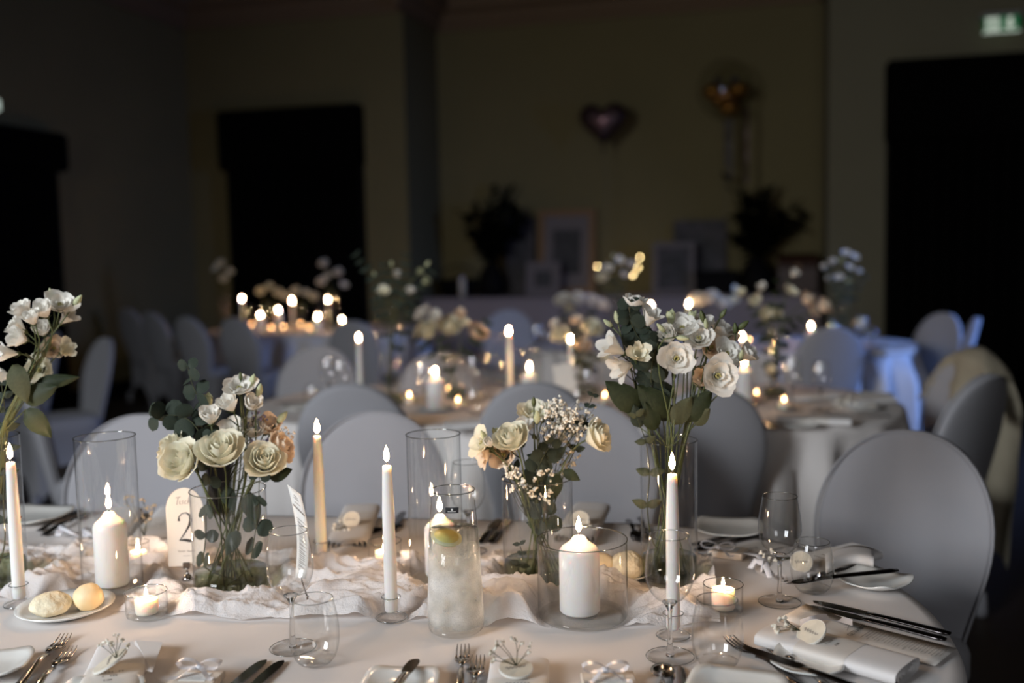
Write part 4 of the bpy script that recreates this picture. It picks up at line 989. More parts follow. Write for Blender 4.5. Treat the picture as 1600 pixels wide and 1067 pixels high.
# right place: napkin with band, menu card, tag, sprig, ribbon
NA, NB = T(1200, 1000), T(1418, 1062)
napkin_roll(NA, NB, 0.085, 0.024, 'long rolled napkin with a printed band at the right place', band=(0.30, 0.66))
mc = thing('menu_card', 'printed menu card lying beside the rolled napkin, lower right', 'menu card', T(1288, 978, TZ + 0.003)); 
x, y = basis(NA, NB); mc.rotation_euler = (0, 0, math.atan2(x.y, x.x))
b = MB(); b.grid(lambda u, v: (-0.055 + 0.25 * u, (v - 0.5) * 0.085, 0.001 + 0.020 * max(0, 0.35 - u) ** 1.0 * 1.6 + 0.0008), 12, 3); co = b.build('card', 'band', mc); sm = co.modifiers.new('thickness', 'SOLIDIFY'); sm.thickness = 0.0005
text_mesh('GETRÄNKE', 0.0125, 'heading', 'ink', co, Matrix.Translation((0.052, 0.008, 0.0035)) @ Matrix.Rotation(R(90), 4, 'Z'), sx=0.9)
ink = MB()
for k in range(24): ink.box((0.068 + 0.0052 * k, 0.008 + 0.003 * math.sin(k * 2.3), 0.0030), (0.0008, 0.046 - 0.012 * abs(math.sin(k * 1.7)), 0.0002))
ribbon_strokes(ink, [(0.030, 0.028), (0.040, -0.002)], 0.0008, lambda x, y: Vector((x, y, 0.0034))); ribbon_strokes(ink, [(0.032, 0.006), (0.042, 0.020)], 0.0008, lambda x, y: Vector((x, y, 0.0034)))
ink.build('printed_lines', 'ink_grey', co, smooth=False)
wood_tag(T(1268, 988, TZ + 0.034), 0.024, (-0.55, -0.25, 0.80), 'oval wooden name tag leaning on the right rolled napkin')
P = T(1250, 985, TZ + 0.032); gyp_sprig(P, [Dp(x, y, P.y + 0.004 * i) for i, (x, y) in enumerate(((1218, 966), (1226, 966), (1212, 978), (1216, 986), (1228, 975), (1236, 982)))], 'white gypsophila sprig beside the right name tag', seed=6, r=0.0030, many=4)
b = MB(); b.grid(lambda u, v: T(1250 + 82 * u, 968 - 9 * math.sin(PI * u) + 10 * v, TZ + 0.014 + 0.010 * math.sin(PI * u * 2.2) * (1 - v * 0.4)), 14, 3); o = b.build('satin_ribbon', 'ribbon', origin=T(1290, 968)); tag(o, 'wide pale ribbon lying between knives and menu card', 'ribbon')
# far right place: napkin, tag, gypsophila, feathers of ribbon
napkin_roll(T(1205, 905), T(1352, 868), 0.085, 0.020, 'folded napkin behind the rightmost tumbler', band=(0.35, 0.8))
b = MB(); b.grid(lambda u, v: T(1290 + 76 * u, 868 - 14 * math.sin(PI * u * 0.8) + 26 * v, TZ + 0.018 + 0.014 * math.sin(PI * v) + 0.004 * u), 10, 8); o = b.build('napkin', 'napkin', origin=T(1330, 880)); sm = o.modifiers.new('thickness', 'SOLIDIFY'); sm.thickness = 0.003; tag(o, 'pale pillowy napkin end at the right table edge behind the dish', 'napkin')
wood_tag(T(1252, 878, TZ + 0.032), 0.0205, (-0.1, -0.85, 0.55), 'round wooden name tag seen through the rightmost tumbler')
P = T(1236, 872, TZ + 0.024); gyp_sprig(P, [Dp(x, y, P.y) for x, y in ((1194, 866), (1202, 872), (1206, 860), (1212, 876), (1220, 868), (1198, 878))], 'gypsophila sprig behind the rightmost wine glass stem', seed=8, r=0.0030, many=4)
for i, (pts, lb_) in enumerate((([(1164, 864), (1186, 868), (1196, 880), (1203, 902)], 'curling white ribbon end left of the rightmost wine glass'), ([(1172, 888), (1180, 876), (1192, 880), (1190, 893)], 'short white ribbon fold left of the rightmost wine glass'))):
    b = MB(); pp = [T(x, y, TZ + 0.012 + 0.012 * math.sin(PI * k / 3)) for k, (x, y) in enumerate(pts)]; b.tube(pp, [0.006, 0.0075, 0.0075, 0.005], 8, flat=0.35); o = b.build('satin_ribbon', 'ribbon', origin=T(*pts[1])); tag(o, lb_, 'ribbon')
favour(T(1138, 868), R(-30), 1.0, 'favour box with crossed ribbons right of the tall vase', h=0.014)
bow(T(1122, 862, TZ + 0.016), R(-20), 0.036, 'crossed pale ribbon bow on the box right of the tall vase')
menu2 = thing('menu_card', 'printed card lying behind the ribboned box at the far right place', 'menu card', T(1178, 856, TZ + 0.003), R(30))
b = MB(); b.box((0, 0, 0.001), (0.10, 0.055, 0.0008)); co = b.build('card', 'band', menu2, smooth=False)
ink = MB()
for k in range(8): ribbon_strokes(ink, [(-0.04 + 0.006 * k, -0.014 + 0.004 * (k % 2)), (-0.036 + 0.006 * k, 0.002)], 0.001, lambda x, y: Vector((x, y, 0.0018)))
ink.build('lettering', 'ink', co, smooth=False)
# far centre and far left places
napkin_roll(T(541, 861), T(566, 802), 0.088, 0.024, 'rolled napkin with paper band behind the cream taper', band=(0.3, 0.75))
wood_tag(T(549, 812, TZ + 0.036), 0.0195, (-0.1, -0.8, 0.6), 'round wooden name tag on the napkin behind the cream taper')
P = T(540, 822, TZ + 0.030); gyp_sprig(P, [Dp(x, y, P.y - 0.01) for x, y in ((524, 820), (530, 814), (538, 828), (530, 830), (522, 826), (545, 826))], 'gypsophila sprig on the napkin behind the cream taper', seed=10, r=0.003, many=4, dark=True)
napkin_roll(T(897, 852), T(925, 800), 0.088, 0.024, 'rolled napkin behind the wide hurricane glass', band=(0.3, 0.75))
wood_tag(T(906, 812, TZ + 0.036), 0.0205, (-0.1, -0.8, 0.6), 'round wooden name tag on the napkin behind the hurricane rim')
P = T(915, 820, TZ + 0.028); gyp_sprig(P, [Dp(x, y, P.y - 0.01) for x, y in ((908, 822), (914, 826), (922, 822), (930, 826), (918, 816))], 'gypsophila sprig on the napkin behind the wide hurricane glass', seed=11, r=0.003, many=4, dark=True)
napkin_roll(T(232, 858), T(278, 805), 0.092, 0.026, 'napkin with dried sprig left of the table card', band=(0.2, 0.6))
P = T(225, 838, TZ + 0.030); gyp_sprig(P, [Dp(x, y, P.y - 0.01) for x, y in ((195, 780), (206, 783), (224, 782), (230, 792), (236, 800), (222, 806), (214, 812), (232, 812), (243, 790))], 'dried gypsophila sprig left of the table number card', seed=12, r=0.0026, many=4, dark=True, m='gyp_dark')
napkin_roll(T(170, 842), T(196, 806), 0.085, 0.022, 'napkin seen through the left hurricane glass', band=None)
for i, (pts, lb_) in enumerate((([(90, 836), (98, 824), (112, 832), (124, 838)], 'crumpled white ribbon by the far left forks'), ([(134, 838), (136, 828), (142, 834), (150, 840)], 'white ribbon scrap inside the view of the left hurricane glass'))):
    b = MB(); pp = [T(x, y, TZ + 0.008 + 0.010 * math.sin(PI * k / 3)) for k, (x, y) in enumerate(pts)]; b.tube(pp, [0.007, 0.013, 0.009, 0.004], 8, flat=0.5); o = b.build('satin_ribbon', 'ribbon', origin=T(*pts[1])); tag(o, lb_, 'ribbon')
tealight(T(217, 884), 'small candle glass behind the left hurricane glass', h=0.05, r=0.022, cr=0.016)

# ================================================================== TABLE CARD AND MENU CARD
P = T(294, 905); tc_ = thing('table_card', 'arched paper table card with a large black number two in a silver stand', 'sign', P, R(3))
cz0 = zat(P, 884) - P.z; cz1 = zat(P, 762) - P.z; chw = 29.5 * P.y / FPX
b = MB(); n = 24
outl = [(-chw, cz0), (chw, cz0)] + [(chw * math.cos(PI * k / n), cz1 - chw * 1.25 + chw * 1.25 * math.sin(PI * k / n)) for k in range(n + 1)]
b.add([(x, -0.0007, z) for x, z in outl] + [(x, 0.0007, z) for x, z in outl], [tuple(range(len(outl))), tuple(range(2 * len(outl) - 1, len(outl) - 1, -1))] + [(j, j + len(outl), (j + 1) % len(outl) + len(outl), (j + 1) % len(outl)) for j in range(len(outl))])
cd_ = b.build('card', 'paper', tc_, smooth=False)
pf = lambda x, z: Vector((x, -0.0011, z))
zc2 = (zat(P, 823) - P.z); s2 = 0.0285
two = [(-0.42, 0.42), (-0.40, 0.72), (-0.18, 0.94), (0.10, 0.98), (0.34, 0.80), (0.38, 0.48), (0.26, 0.10), (-0.02, -0.36), (-0.36, -0.84), (-0.44, -0.94)]
ink = MB(); ribbon_strokes(ink, [(x * s2, zc2 + z * s2) for x, z in two], [s2 * w_ for w_ in (0.16, 0.07, 0.05, 0.07, 0.16, 0.20, 0.16, 0.09, 0.06, 0.03)], pf)
ribbon_strokes(ink, [(x * s2, zc2 + z * s2) for x, z in ((-0.46, -0.92), (-0.1, -0.90), (0.2, -0.96), (0.42, -0.98), (0.56, -0.62))], [s2 * w_ for w_ in (0.04, 0.17, 0.22, 0.18, 0.02)], pf)
ink.build('numeral_two', 'ink', cd_, smooth=False)
ink = MB(); zt_ = zat(P, 784) - P.z; s3 = 0.0105
for pts in ([(-1.5, 0.8), (-0.6, 1.0)], [(-1.0, 0.95), (-1.2, 0.2), (-1.35, -0.5)], [(-0.75, 0.3), (-0.85, -0.3), (-0.6, -0.4)], [(-0.1, 0.3), (-0.4, 0.1), (-0.15, -0.15), (-0.45, -0.4)], [(0.45, 0.2), (0.15, 0.15), (0.1, -0.35), (0.45, -0.3)], [(0.95, 0.9), (0.7, 0.0), (0.62, -0.4)], [(0.70, -0.1), (0.95, 0.25), (0.98, -0.4), (1.3, -0.2)]):
    ribbon_strokes(ink, [(x * s3, zt_ + z * s3) for x, z in pts], s3 * 0.11, pf)
zt_ = zat(P, 861) - P.z
for a_, b__ in ((-0.016, -0.003), (0.002, 0.016)):
    ribbon_strokes(ink, [(a_ + (b__ - a_) * k / 14, zt_ + 0.0022 * math.sin(k * 1.9) * (1.4 if k in (0, 1) else 0.8)) for k in range(15)], 0.0007, pf)
ribbon_strokes(ink, [(-0.007, zt_ - 0.009), (0.007, zt_ - 0.009)], 0.0006, pf); ink.build('script_lettering', 'ink_grey', cd_, smooth=False)
b = MB(); b.lathe([(0.010, 0), (0.0105, 0.003), (0.008, 0.006), (0.006, 0.010), (0.0025, 0.012), (0.0022, 0.020), (0.004, 0.023), (0.0001, 0.024)], 20, (0, -0.003, 0)); b.build('stand', 'silver', tc_)
b = MB(); b.box((-0.001, -0.003, cz0 + 0.002), (0.013, 0.004, 0.012), None, 0.001); b.build('clip', 'silver', tc_, smooth=False)

P = T(481, 948); mc2 = thing('menu_card', 'tall narrow printed menu card in a silver clip behind the left wine glass', 'menu card', P)
A0 = Dp(461, 903, P.y) - P; A1 = Dp(478, 904, P.y - 0.01) - P; B0 = Dp(449, 757, P.y + 0.02) - P; B1 = Dp(470, 773, P.y + 0.01) - P
def mcf(u, v):
    p = A0.lerp(A1, u).lerp(B0.lerp(B1, u), v); return p + Vector((0.010 * math.sin(PI * v), -0.004 * math.sin(PI * v), 0))
b = MB(); b.grid(mcf, 3, 12); cd2 = b.build('card', 'paper_white', mc2); sm = cd2.modifiers.new('thickness', 'SOLIDIFY'); sm.thickness = 0.0004
ink = MB(); off = Vector((0, -0.0012, 0))
for k in range(26):
    v0 = 0.10 + k * 0.022; ln = 0.25 + 0.4 * abs(math.sin(k * 1.7))
    ribbon_strokes(ink, [(0.2, v0 + 0.02), (0.2 + ln, v0 - 0.01)], 0.006, lambda x, y: mcf(x, y) + off)
for k, (v0, a_, b__) in enumerate(((0.93, 0.35, 0.6), (0.90, 0.3, 0.65), (0.85, 0.3, 0.7))): ribbon_strokes(ink, [(a_, v0), (b__, v0 - 0.015)], 0.008, lambda x, y: mcf(x, y) + off)
ribbon_strokes(ink, [(0.1, 0.80), (0.92, 0.745)], 0.022, lambda x, y: mcf(x, y) + off)
ink.build('printed_lines', 'ink_grey', cd2, smooth=False)
b = MB(); b.lathe([(0.008, 0), (0.0085, 0.003), (0.005, 0.006), (0.002, 0.009), (0.0018, 0.018), (0.003, 0.020), (0.0001, 0.021)], 16); b.build('stand', 'silver', mc2)
b = MB(); b.tube([(0, 0, 0.018), tuple(A0.lerp(A1, 0.5) + Vector((0, -0.001, 0.004)))], 0.0014, 6); b.build('clip', 'silver', mc2)
# ================================================================== FLOWERS
def petal(R_, Hh, wd, a0, flare, curl, ruf, seed, nu=6, nv=6, base=0.12, close=0.0):
    """one curved petal of unit size: rises from the centre, bellies out, flares or closes at the tip"""
    vs = []
    for j in range(nv + 1):
        t = j / nv
        wc = math.sin(PI * (0.10 + 0.80 * t)) ** 0.55
        for i in range(nu + 1):
            s = i / nu * 2 - 1; tt = t * (1 - 0.13 * s * s * t)
            r = R_ * (base + (1 - base) * math.sin(PI / 2 * min(1, tt * 1.25)) ** 0.85) + flare * tt ** 2.6 - close * max(0, tt - 0.55) ** 1.5
            z = Hh * (tt ** 0.85) - curl * max(0, tt - 0.72) ** 2 * 6
            nn = noise.noise(Vector((s * 2.1 + seed, t * 2.3, seed * 0.7))); edge = t ** 3
            r += ruf * nn * (0.25 + edge) ; z += ruf * 0.9 * noise.noise(Vector((s * 3.3, seed, t))) * edge
            a = a0 + s * wd * wc
            vs.append((r * math.cos(a), r * math.sin(a), z))
    n = nu + 1
    return vs, [(j * n + i, j * n + i + 1, (j + 1) * n + i + 1, (j + 1) * n + i) for j in range(nv) for i in range(nu)]
KIND = {
    # (radius, height, half width, petals, flare, curl, ruffle, close)
    'rose': [(0.12, 1.28, 1.8, 3, 0.0, 0.0, 0.03, 0.12), (0.24, 1.36, 1.45, 4, 0.02, 0.0, 0.04, 0.12), (0.37, 1.38, 1.2, 4, 0.03, 0.0, 0.05, 0.10), (0.51, 1.34, 1.1, 5, 0.06, 0.02, 0.06, 0.05), (0.68, 1.24, 1.0, 5, 0.12, 0.10, 0.07, 0.0), (0.85, 1.06, 0.92, 6, 0.24, 0.26, 0.09, 0.0)],
    'open': [(0.22, 0.60, 1.2, 3, 0.04, 0.0, 0.06, 0.0), (0.44, 0.72, 1.05, 4, 0.14, 0.02, 0.08, 0.0), (0.62, 0.76, 1.0, 5, 0.34, 0.10, 0.10, 0.0)],
    'cup': [(0.26, 1.20, 1.3, 3, 0.03, 0.0, 0.06, 0.10), (0.46, 1.28, 1.1, 4, 0.08, 0.0, 0.08, 0.0), (0.62, 1.22, 0.98, 5, 0.20, 0.04, 0.10, 0.0)],
    'trumpet': [(0.30, 1.45, 1.1, 3, 0.20, 0.0, 0.12, 0.0), (0.42, 1.60, 0.95, 5, 0.48, 0.10, 0.14, 0.0)],
    'half': [(0.18, 1.15, 1.5, 3, 0.0, 0.0, 0.04, 0.30), (0.36, 1.25, 1.1, 4, 0.0, 0.0, 0.06, 0.28)],
}
_pc = {}
def petals(kind, m, var):
    key = (kind, m, var)
    if key in _pc: return _pc[key]
    out = []; sd = var * 31.7 + len(kind)
    for k, (r, h, wd, n, fl, cu, ru, clz) in enumerate(KIND[kind]):
        for i in range(n):
            sd += 1.37; b = MB(); a0 = 2 * PI * i / n + k * 0.9 + var * 0.6 + 0.15 * math.sin(sd * 5)
            jit = 1 + 0.06 * math.sin(sd * 3.1)
            vs, fs = petal(r * jit, h * (1 + 0.05 * math.sin(sd * 7)), wd, a0, fl * (1 + 0.3 * math.sin(sd * 2)), cu, ru, sd, close=clz, base=0.3 if kind == 'rose' else 0.16)
            b.add(vs, fs); out.append(b.mesh('petal', m))
    _pc[key] = out; return out
_hc = {}
def head_mesh(kind, m, var):
    key = (kind, m, var)
    if key in _hc: return _hc[key]
    b = MB()
    for me in petals(kind, m, var): b.add([v.co.copy() for v in me.vertices], [tuple(p.vertices) for p in me.polygons])
    _hc[key] = b.mesh('blossom', m); return _hc[key]
def calyx_mesh():
    if 'c' in _hc: return _hc['c']
    b = MB(); b.lathe([(0.05, -0.16), (0.13, -0.10), (0.19, 0.02), (0.17, 0.10)], 10)
    for i in range(5):
        a = 2 * PI * i / 5; d = Vector((math.cos(a), math.sin(a), 0)); s = Vector((-math.sin(a), math.cos(a), 0)) * 0.07
        p0 = d * 0.15 + Vector((0, 0, -0.02)); p1 = d * 0.36 + Vector((0, 0, 0.14)); p2 = d * 0.50 + Vector((0, 0, 0.42 if i % 2 else 0.20))
        b.add([p0 - s, p0 + s, p1 + s * 0.7, p2, p1 - s * 0.7], [(0, 1, 2, 3, 4)])
    _hc['c'] = b.mesh('calyx', 'stem'); return _hc['c']
def bud_meshes(m):
    if ('b', m) in _hc: return _hc[('b', m)]
    b = MB(); n, k = 16, 10; vs = []
    for j in range(k + 1):
        t = j / k; r = 0.40 * math.sin(PI * (0.08 + 0.86 * t)) ** 0.8 * (1 - 0.35 * t)
        for i in range(n):
            a = 2 * PI * i / n + t * 1.6; vs.append((r * (1 + 0.10 * math.cos(3 * (a))) * math.cos(a), r * (1 + 0.10 * math.cos(3 * a)) * math.sin(a), t * 1.5))
    b.add(vs, [(j * n + i, j * n + (i + 1) % n, (j + 1) * n + (i + 1) % n, (j + 1) * n + i) for j in range(k) for i in range(n)] + [tuple(range(n - 1, -1, -1)), tuple(k * n + i for i in range(n))])
    _hc[('b', m)] = b.mesh('bud', m); return _hc[('b', m)]
def rot_to(d, spin=0.0):
    return Vector(d).normalized().to_track_quat('Z', 'Y').to_matrix().to_4x4() @ Matrix.Rotation(spin, 4, 'Z')
def stem_curve(head, d, vase, rim, r, end):
    """from the flower's base down through the vase mouth to its foot"""
    d = Vector(d).normalized(); m = Vector((vase.x, vase.y, rim)); hv = head - m; hv.z = 0
    q = min(1.0, hv.length / max(r, 1e-4)) * 0.62; mouth = m + (hv.normalized() * r * q if hv.length > 1e-5 else Vector((0, 0, 0)))
    P0, P3 = head, mouth; L = (P0 - P3).length
    c1 = P0 - d * L * 0.35; c2 = P3 + (P3 - end).normalized() * L * 0.35; pts = []
    for k in range(9):
        t = k / 8; pts.append(P0 * (1 - t) ** 3 + c1 * 3 * t * (1 - t) ** 2 + c2 * 3 * t * t * (1 - t) + P3 * t ** 3)
    pts += [mouth.lerp(end, t) for t in (0.33, 0.66, 1.0)]
    return pts
def flower(vase, rim, r, px, py, kind, size, d, label, name, m='white', depth=0.0, spin=0.0, detail=True, stem_r=0.0013, stem_m='stem', var=0, group=None, end=None, leafy=0):
    """a cut flower standing in a vase; (px, py) is the bloom's centre in the picture, depth its offset in y from the vase"""
    head = Dp(px, py, vase.y + depth); d = Vector(d).normalized()
    if kind != 'rose': size *= 1.42 if detail else 0.95
    hk = {'rose': 0.62, 'bud': 0.7, 'open': 0.4}.get(kind, 0.6)
    base = head - d * size * hk
    if end is None:
        a = rnd.uniform(0, 2 * PI); o_ = (vase - head); o_.z = 0
        end = Vector((vase.x, vase.y, vase.z + 0.008)) + (o_.normalized() * r * 0.5 if o_.length > 1e-4 else Vector((0, 0, 0))) + Vector((math.cos(a), math.sin(a), 0)) * r * 0.25
    t = thing(name, label, 'flower', end, 0, group)
    mat = Matrix.Translation(base - end) @ rot_to(d, spin) @ Matrix.Scale(size, 4)
    pts = [p - end for p in stem_curve(base - d * size * 0.1, d, vase, rim, r, end)]
    s = MB(); k = len(pts); s.tube(pts, [stem_r * (1.25 if kind == 'rose' else 1.0)] * k, 7); s.build('stem', stem_m, t)
    if kind == 'bud':
        inst('bud', bud_meshes(m), t, mat); inst('calyx', calyx_mesh(), t, mat @ Matrix.Scale(0.85, 4))
    elif detail:
        for me in petals(kind, m, var % 2): inst('petal', me, t, mat)
        inst('calyx', calyx_mesh(), t, mat)
        if kind == 'open':
            if 'st' not in _hc:
                b = MB()
                for q in range(7):
                    a = q * 2.4; b.tube([(0, 0, 0.1), (0.10 * math.cos(a), 0.10 * math.sin(a), 0.42)], [0.02, 0.03], 4)
                    b.ball((0.10 * math.cos(a), 0.10 * math.sin(a), 0.44), 0.05, 6, 4)
                _hc['st'] = b.mesh('stamens', 'stamen')
            inst('stamens', _hc['st'], t, mat)
    else: inst('blossom', head_mesh(kind, m, var % 2), t, mat)
    for q in range(leafy):
        p = pts[3 + q * 2]; dd = Vector((math.cos(q * 2.6 + px), math.sin(q * 2.6 + px), 0.5)).normalized()
        inst('leaf', leaf_mesh('lance', 'leaf_pale'), t, Matrix.Translation(p) @ rot_to(dd, q) @ Matrix.Scale(0.028, 4))
    return t
_lc = {}
def leaf_mesh(shape, m):
    """unit leaf along +Z, its face towards +Y"""
    if (shape, m) in _lc: return _lc[(shape, m)]
    b = MB(); wmax = {'round': 0.52, 'lance': 0.17, 'oval': 0.30}[shape]; n = 6
    def fn(u, v):
        s = u * 2 - 1
        if shape == 'round': ww = math.sqrt(max(0, 1 - (2 * (v - 0.5)) ** 2)) * 0.52
        else: ww = wmax * math.sin(PI * min(1, v * 0.96 + 0.04) ** 0.75) ** 0.9
        return (s * ww, 0.06 * abs(s) * (1 if shape != 'round' else 0.6) + 0.16 * v * v - 0.03 * math.sin(v * 6), v)
    b.grid(fn, 4, n); _lc[(shape, m)] = b.mesh('leaf', m); return _lc[(shape, m)]
def leaf_at(t, origin, p, dirv, face, L, shape, m):
    """put a leaf at world point p, growing along dirv, its face turned to face"""
    z = Vector(dirv).normalized(); y = Vector(face) - z * Vector(face).dot(z)
    if y.length < 1e-3: y = z.orthogonal()
    y.normalize(); x = y.cross(z)
    mt = Matrix((x, y, z)).transposed().to_4x4(); mt.translation = p - origin
    inst('leaf', leaf_mesh(shape, m), t, mt @ Matrix.Scale(L, 4))
def eucalyptus(vase, pxs, depth, size, label, m='euc', end=None, seed=0, leaf='round', step=1):
    """a leafy branch through the given picture points, tip first"""
    rr = random.Random(seed); pts = [Dp(x, y, vase.y + depth * (1 - k / len(pxs))) for k, (x, y) in enumerate(pxs)]
    o = end or Vector((vase.x + rr.uniform(-.02, .02), vase.y + rr.uniform(-.02, .02), vase.z + 0.01))
    t = thing('eucalyptus_branch', label, 'foliage branch', o)
    allp = pts + [o]; dense = []
    for k in range(len(allp) - 1):
        for q in range(4): dense.append(allp[k].lerp(allp[k + 1], q / 4))
    dense.append(allp[-1])
    for _ in range(2): dense = [dense[0]] + [(dense[i - 1] + dense[i] * 2 + dense[i + 1]) / 4 for i in range(1, len(dense) - 1)] + [dense[-1]]
    s = MB(); s.tube([p - o for p in dense], [0.0007 + 0.0009 * k / len(dense) for k in range(len(dense))], 6); s.build('stem', 'leaf_pale', t)
    nl = (len(pts) - 1) * 4
    for k in range(0, nl, step):
        p = dense[k]; tdir = (dense[max(k - 1, 0)] - dense[k + 1]).normalized()
        sz = size * (1.25 if step > 1 else 1.0) * (0.72 + 0.4 * min(1, k / max(nl, 1) * 1.5)) * rr.uniform(0.85, 1.1)
        side = Vector((tdir.z, rr.uniform(-0.5, 0.5), -tdir.x)).normalized()
        if k % 2: side = Vector((tdir.x * 0.2, 1, 0.1)).cross(tdir) * 0.6 + Vector((0, -0.8, 0.2))
        for sg in (-1, 1):
            dv = side * sg + tdir * 0.35 + Vector((0, rr.uniform(-0.3, 0.3), 0.0))
            leaf_at(t, o, p, dv, Vector((rr.uniform(-0.6, 0.6), 1, rr.uniform(-0.7, 0.3))), sz, leaf, m)
    return t
def big_leaf(vase, rim, a, b_, depth, L, label, m='leaf', shape='oval', face=(0.1, 1, -0.2)):
    P0 = Dp(a[0], a[1], vase.y + depth * 0.5); P1 = Dp(b_[0], b_[1], vase.y + depth)
    o = Vector((vase.x, vase.y, vase.z + 0.01)); t = thing('leaf_stem', label, 'leaf', o)
    s = MB(); s.tube([P0 - o, Vector((0, 0, rim - vase.z)) * 0.9, Vector((0, 0, 0))], [0.0011, 0.0014, 0.0016], 6); s.build('stem', 'stem', t)
    leaf_at(t, o, P0, P1 - P0, face, (P1 - P0).length, shape, m); return t
def label_heads(lst, what, where):
    """lst: [(px, ...)] -> labels that count the blooms of one kind from the left"""
    xs = sorted(range(len(lst)), key=lambda i: lst[i][0]); lab = {}
    for r_, i in enumerate(xs): lab[i] = '%s, %s in %s' % (what, ordinal(r_, len(xs)) if len(xs) > 1 else 'the only one', where)
    return lab
def bouquet(vase, rim, r, lst, kind_words, where, name_of, detail=True, group=None):
    """lst rows: (px, py, kind, size, direction, material, depth)"""
    by = {}
    for row in lst: by.setdefault((row[2] == 'bud', row[2] == 'rose', '' if row[2] == 'bud' else row[5]), []).append(row)
    n = 0
    for key, rows in by.items():
        what = 'pale green closed bud' if key[0] else (('peach rose' if key[2] == 'rose_peach' else ('white rose' if key[2] == 'white' else 'cream rose')) if key[1] else ('peach-tinged lisianthus' if key[2] == 'rose_peach' else ('cream lisianthus' if key[2] == 'rose' else ('greenish half-open lisianthus' if key[2] == 'white_green' else 'white lisianthus'))))
        lab = label_heads(rows, what, where)
        for i, (px, py, kind, size, d, m, dep) in enumerate(rows):
            flower(vase, rim, r, px, py, kind, size, d, lab[i], 'rose' if kind == 'rose' else ('flower_bud' if kind == 'bud' else 'lisianthus'), m=m, depth=dep, spin=n * 1.3, var=n, detail=detail, leafy=0 if kind == 'bud' or not detail else 1)
            n += 1
F_ = lambda x, y, z: (x, y, z)
# ---- A: tall vase cut by the left frame edge
rim = VA.z + (zat(VA, 681) - VA.z)
bouquet(VA, rim, 0.0545, [
    (36, 486, 'cup', 0.0185, (-0.3, -0.4, 0.8), 'white', -0.03), (68, 486, 'cup', 0.0180, (-0.1, -0.6, 0.7), 'white', -0.05),
    (94, 476, 'open', 0.0235, (0.35, -0.5, 0.7), 'white', -0.01), (100, 500, 'trumpet', 0.016, (0.7, -0.2, 0.5), 'white', 0.03),
    (28, 512, 'cup', 0.0180, (-0.6, -0.4, 0.5), 'white', -0.01), (50, 498, 'cup', 0.0150, (-0.1, -0.5, 0.8), 'white', -0.07),
    (30, 528, 'cup', 0.0185, (-0.5, -0.7, 0.3), 'white', -0.05), (18, 552, 'trumpet', 0.0155, (-0.8, -0.5, 0.1), 'white', -0.03),
    (66, 516, 'cup', 0.0165, (0.1, -0.6, 0.6), 'white', 0.01), (84, 544, 'open', 0.019, (0.5, -0.6, 0.3), 'rose_peach', 0.04),
    (62, 578, 'open', 0.022, (0.1, -0.9, 0.2), 'rose', 0.03), (100, 548, 'trumpet', 0.0155, (0.6, -0.5, 0.3), 'rose', 0.02),
    (80, 460, 'bud', 0.0110, (-0.1, -0.2, 1), 'white_green', 0.0), (121, 470, 'bud', 0.0125, (0.6, -0.1, 0.7), 'white_green', 0.0), (6, 590, 'cup', 0.017, (-0.6, -0.5, 0.2), 'white', 0.02)],
    None, 'the tall vase at the left frame edge', None)
big_leaf(VA, rim, (40, 640), (74, 684), -0.03, 0.05, 'dark drooping leaf at the rim of the left edge vase', shape='oval')
big_leaf(VA, rim, (52, 602), (116, 588), -0.02, 0.05, 'narrow grassy leaf pointing right from the left edge bouquet', shape='lance')
big_leaf(VA, rim, (36, 625), (80, 604), -0.04, 0.05, 'dark arching leaf below the left edge lisianthus', shape='oval')
eucalyptus(VA, [(2, 600), (8, 640), (10, 700), (4, 780), (10, 850)], -0.01, 0.021, 'leafy branch inside the left edge vase', 'euc', seed=3, step=2, leaf='oval')
big_leaf(VA, rim, (20, 570), (34, 628), -0.05, 0.05, 'olive leaf hanging among the left edge stems', 'leaf_pale')
# ---- B: wide vase with roses and eucalyptus
rim = zat(VB, 764)
bouquet(VB, rim, 0.0695, [
    (285, 722, 'rose', 0.0400, (-0.30, -0.72, 0.45), 'rose', -0.055), (346, 706, 'rose', 0.0425, (0.05, -0.55, 0.75), 'rose', -0.06),
    (413, 721, 'rose', 0.0360, (0.20, -0.70, 0.62), 'rose', -0.05), (436, 700, 'rose', 0.0310, (0.75, -0.2, 0.4), 'rose_peach', 0.01),
    (270, 700, 'rose', 0.0310, (-0.55, -0.3, 0.6), 'rose', -0.01),
    (374, 606, 'open', 0.0240, (0.1, -0.5, 0.85), 'white', -0.01), (358, 632, 'cup', 0.0190, (-0.25, -0.5, 0.8), 'white', -0.03), (393, 632, 'cup', 0.0165, (0.5, -0.5, 0.7), 'white', -0.02),
    (326, 628, 'half', 0.0175, (-0.1, -0.3, 0.95), 'white_green', 0.01), (329, 652, 'cup', 0.0185, (0.1, -0.5, 0.9), 'white', -0.04),
    (365, 672, 'open', 0.0220, (-0.1, -0.7, 0.6), 'white', 0.02), (394, 672, 'cup', 0.0210, (0.3, -0.6, 0.7), 'white', 0.02), (418, 668, 'cup', 0.0210, (0.5, -0.5, 0.7), 'rose_peach', 0.035),
    (394, 596, 'bud', 0.0135, (0.35, -0.2, 0.9), 'white_green', 0.0), (405, 610, 'bud', 0.0130, (0.3, -0.3, 0.9), 'white_green', -0.01), (376, 588, 'bud', 0.0075, (0, 0, 1), 'stem', 0.0), (441, 652, 'bud', 0.0145, (0.6, -0.3, 0.6), 'white_green', 0.03)],
    None, 'the wide rose vase', None)
eucalyptus(VB, [(293, 572), (300, 600), (312, 625), (316, 655), (330, 690), (340, 740)], 0.02, 0.026, 'eucalyptus branch rising left of the white lisianthus', seed=4, step=3)
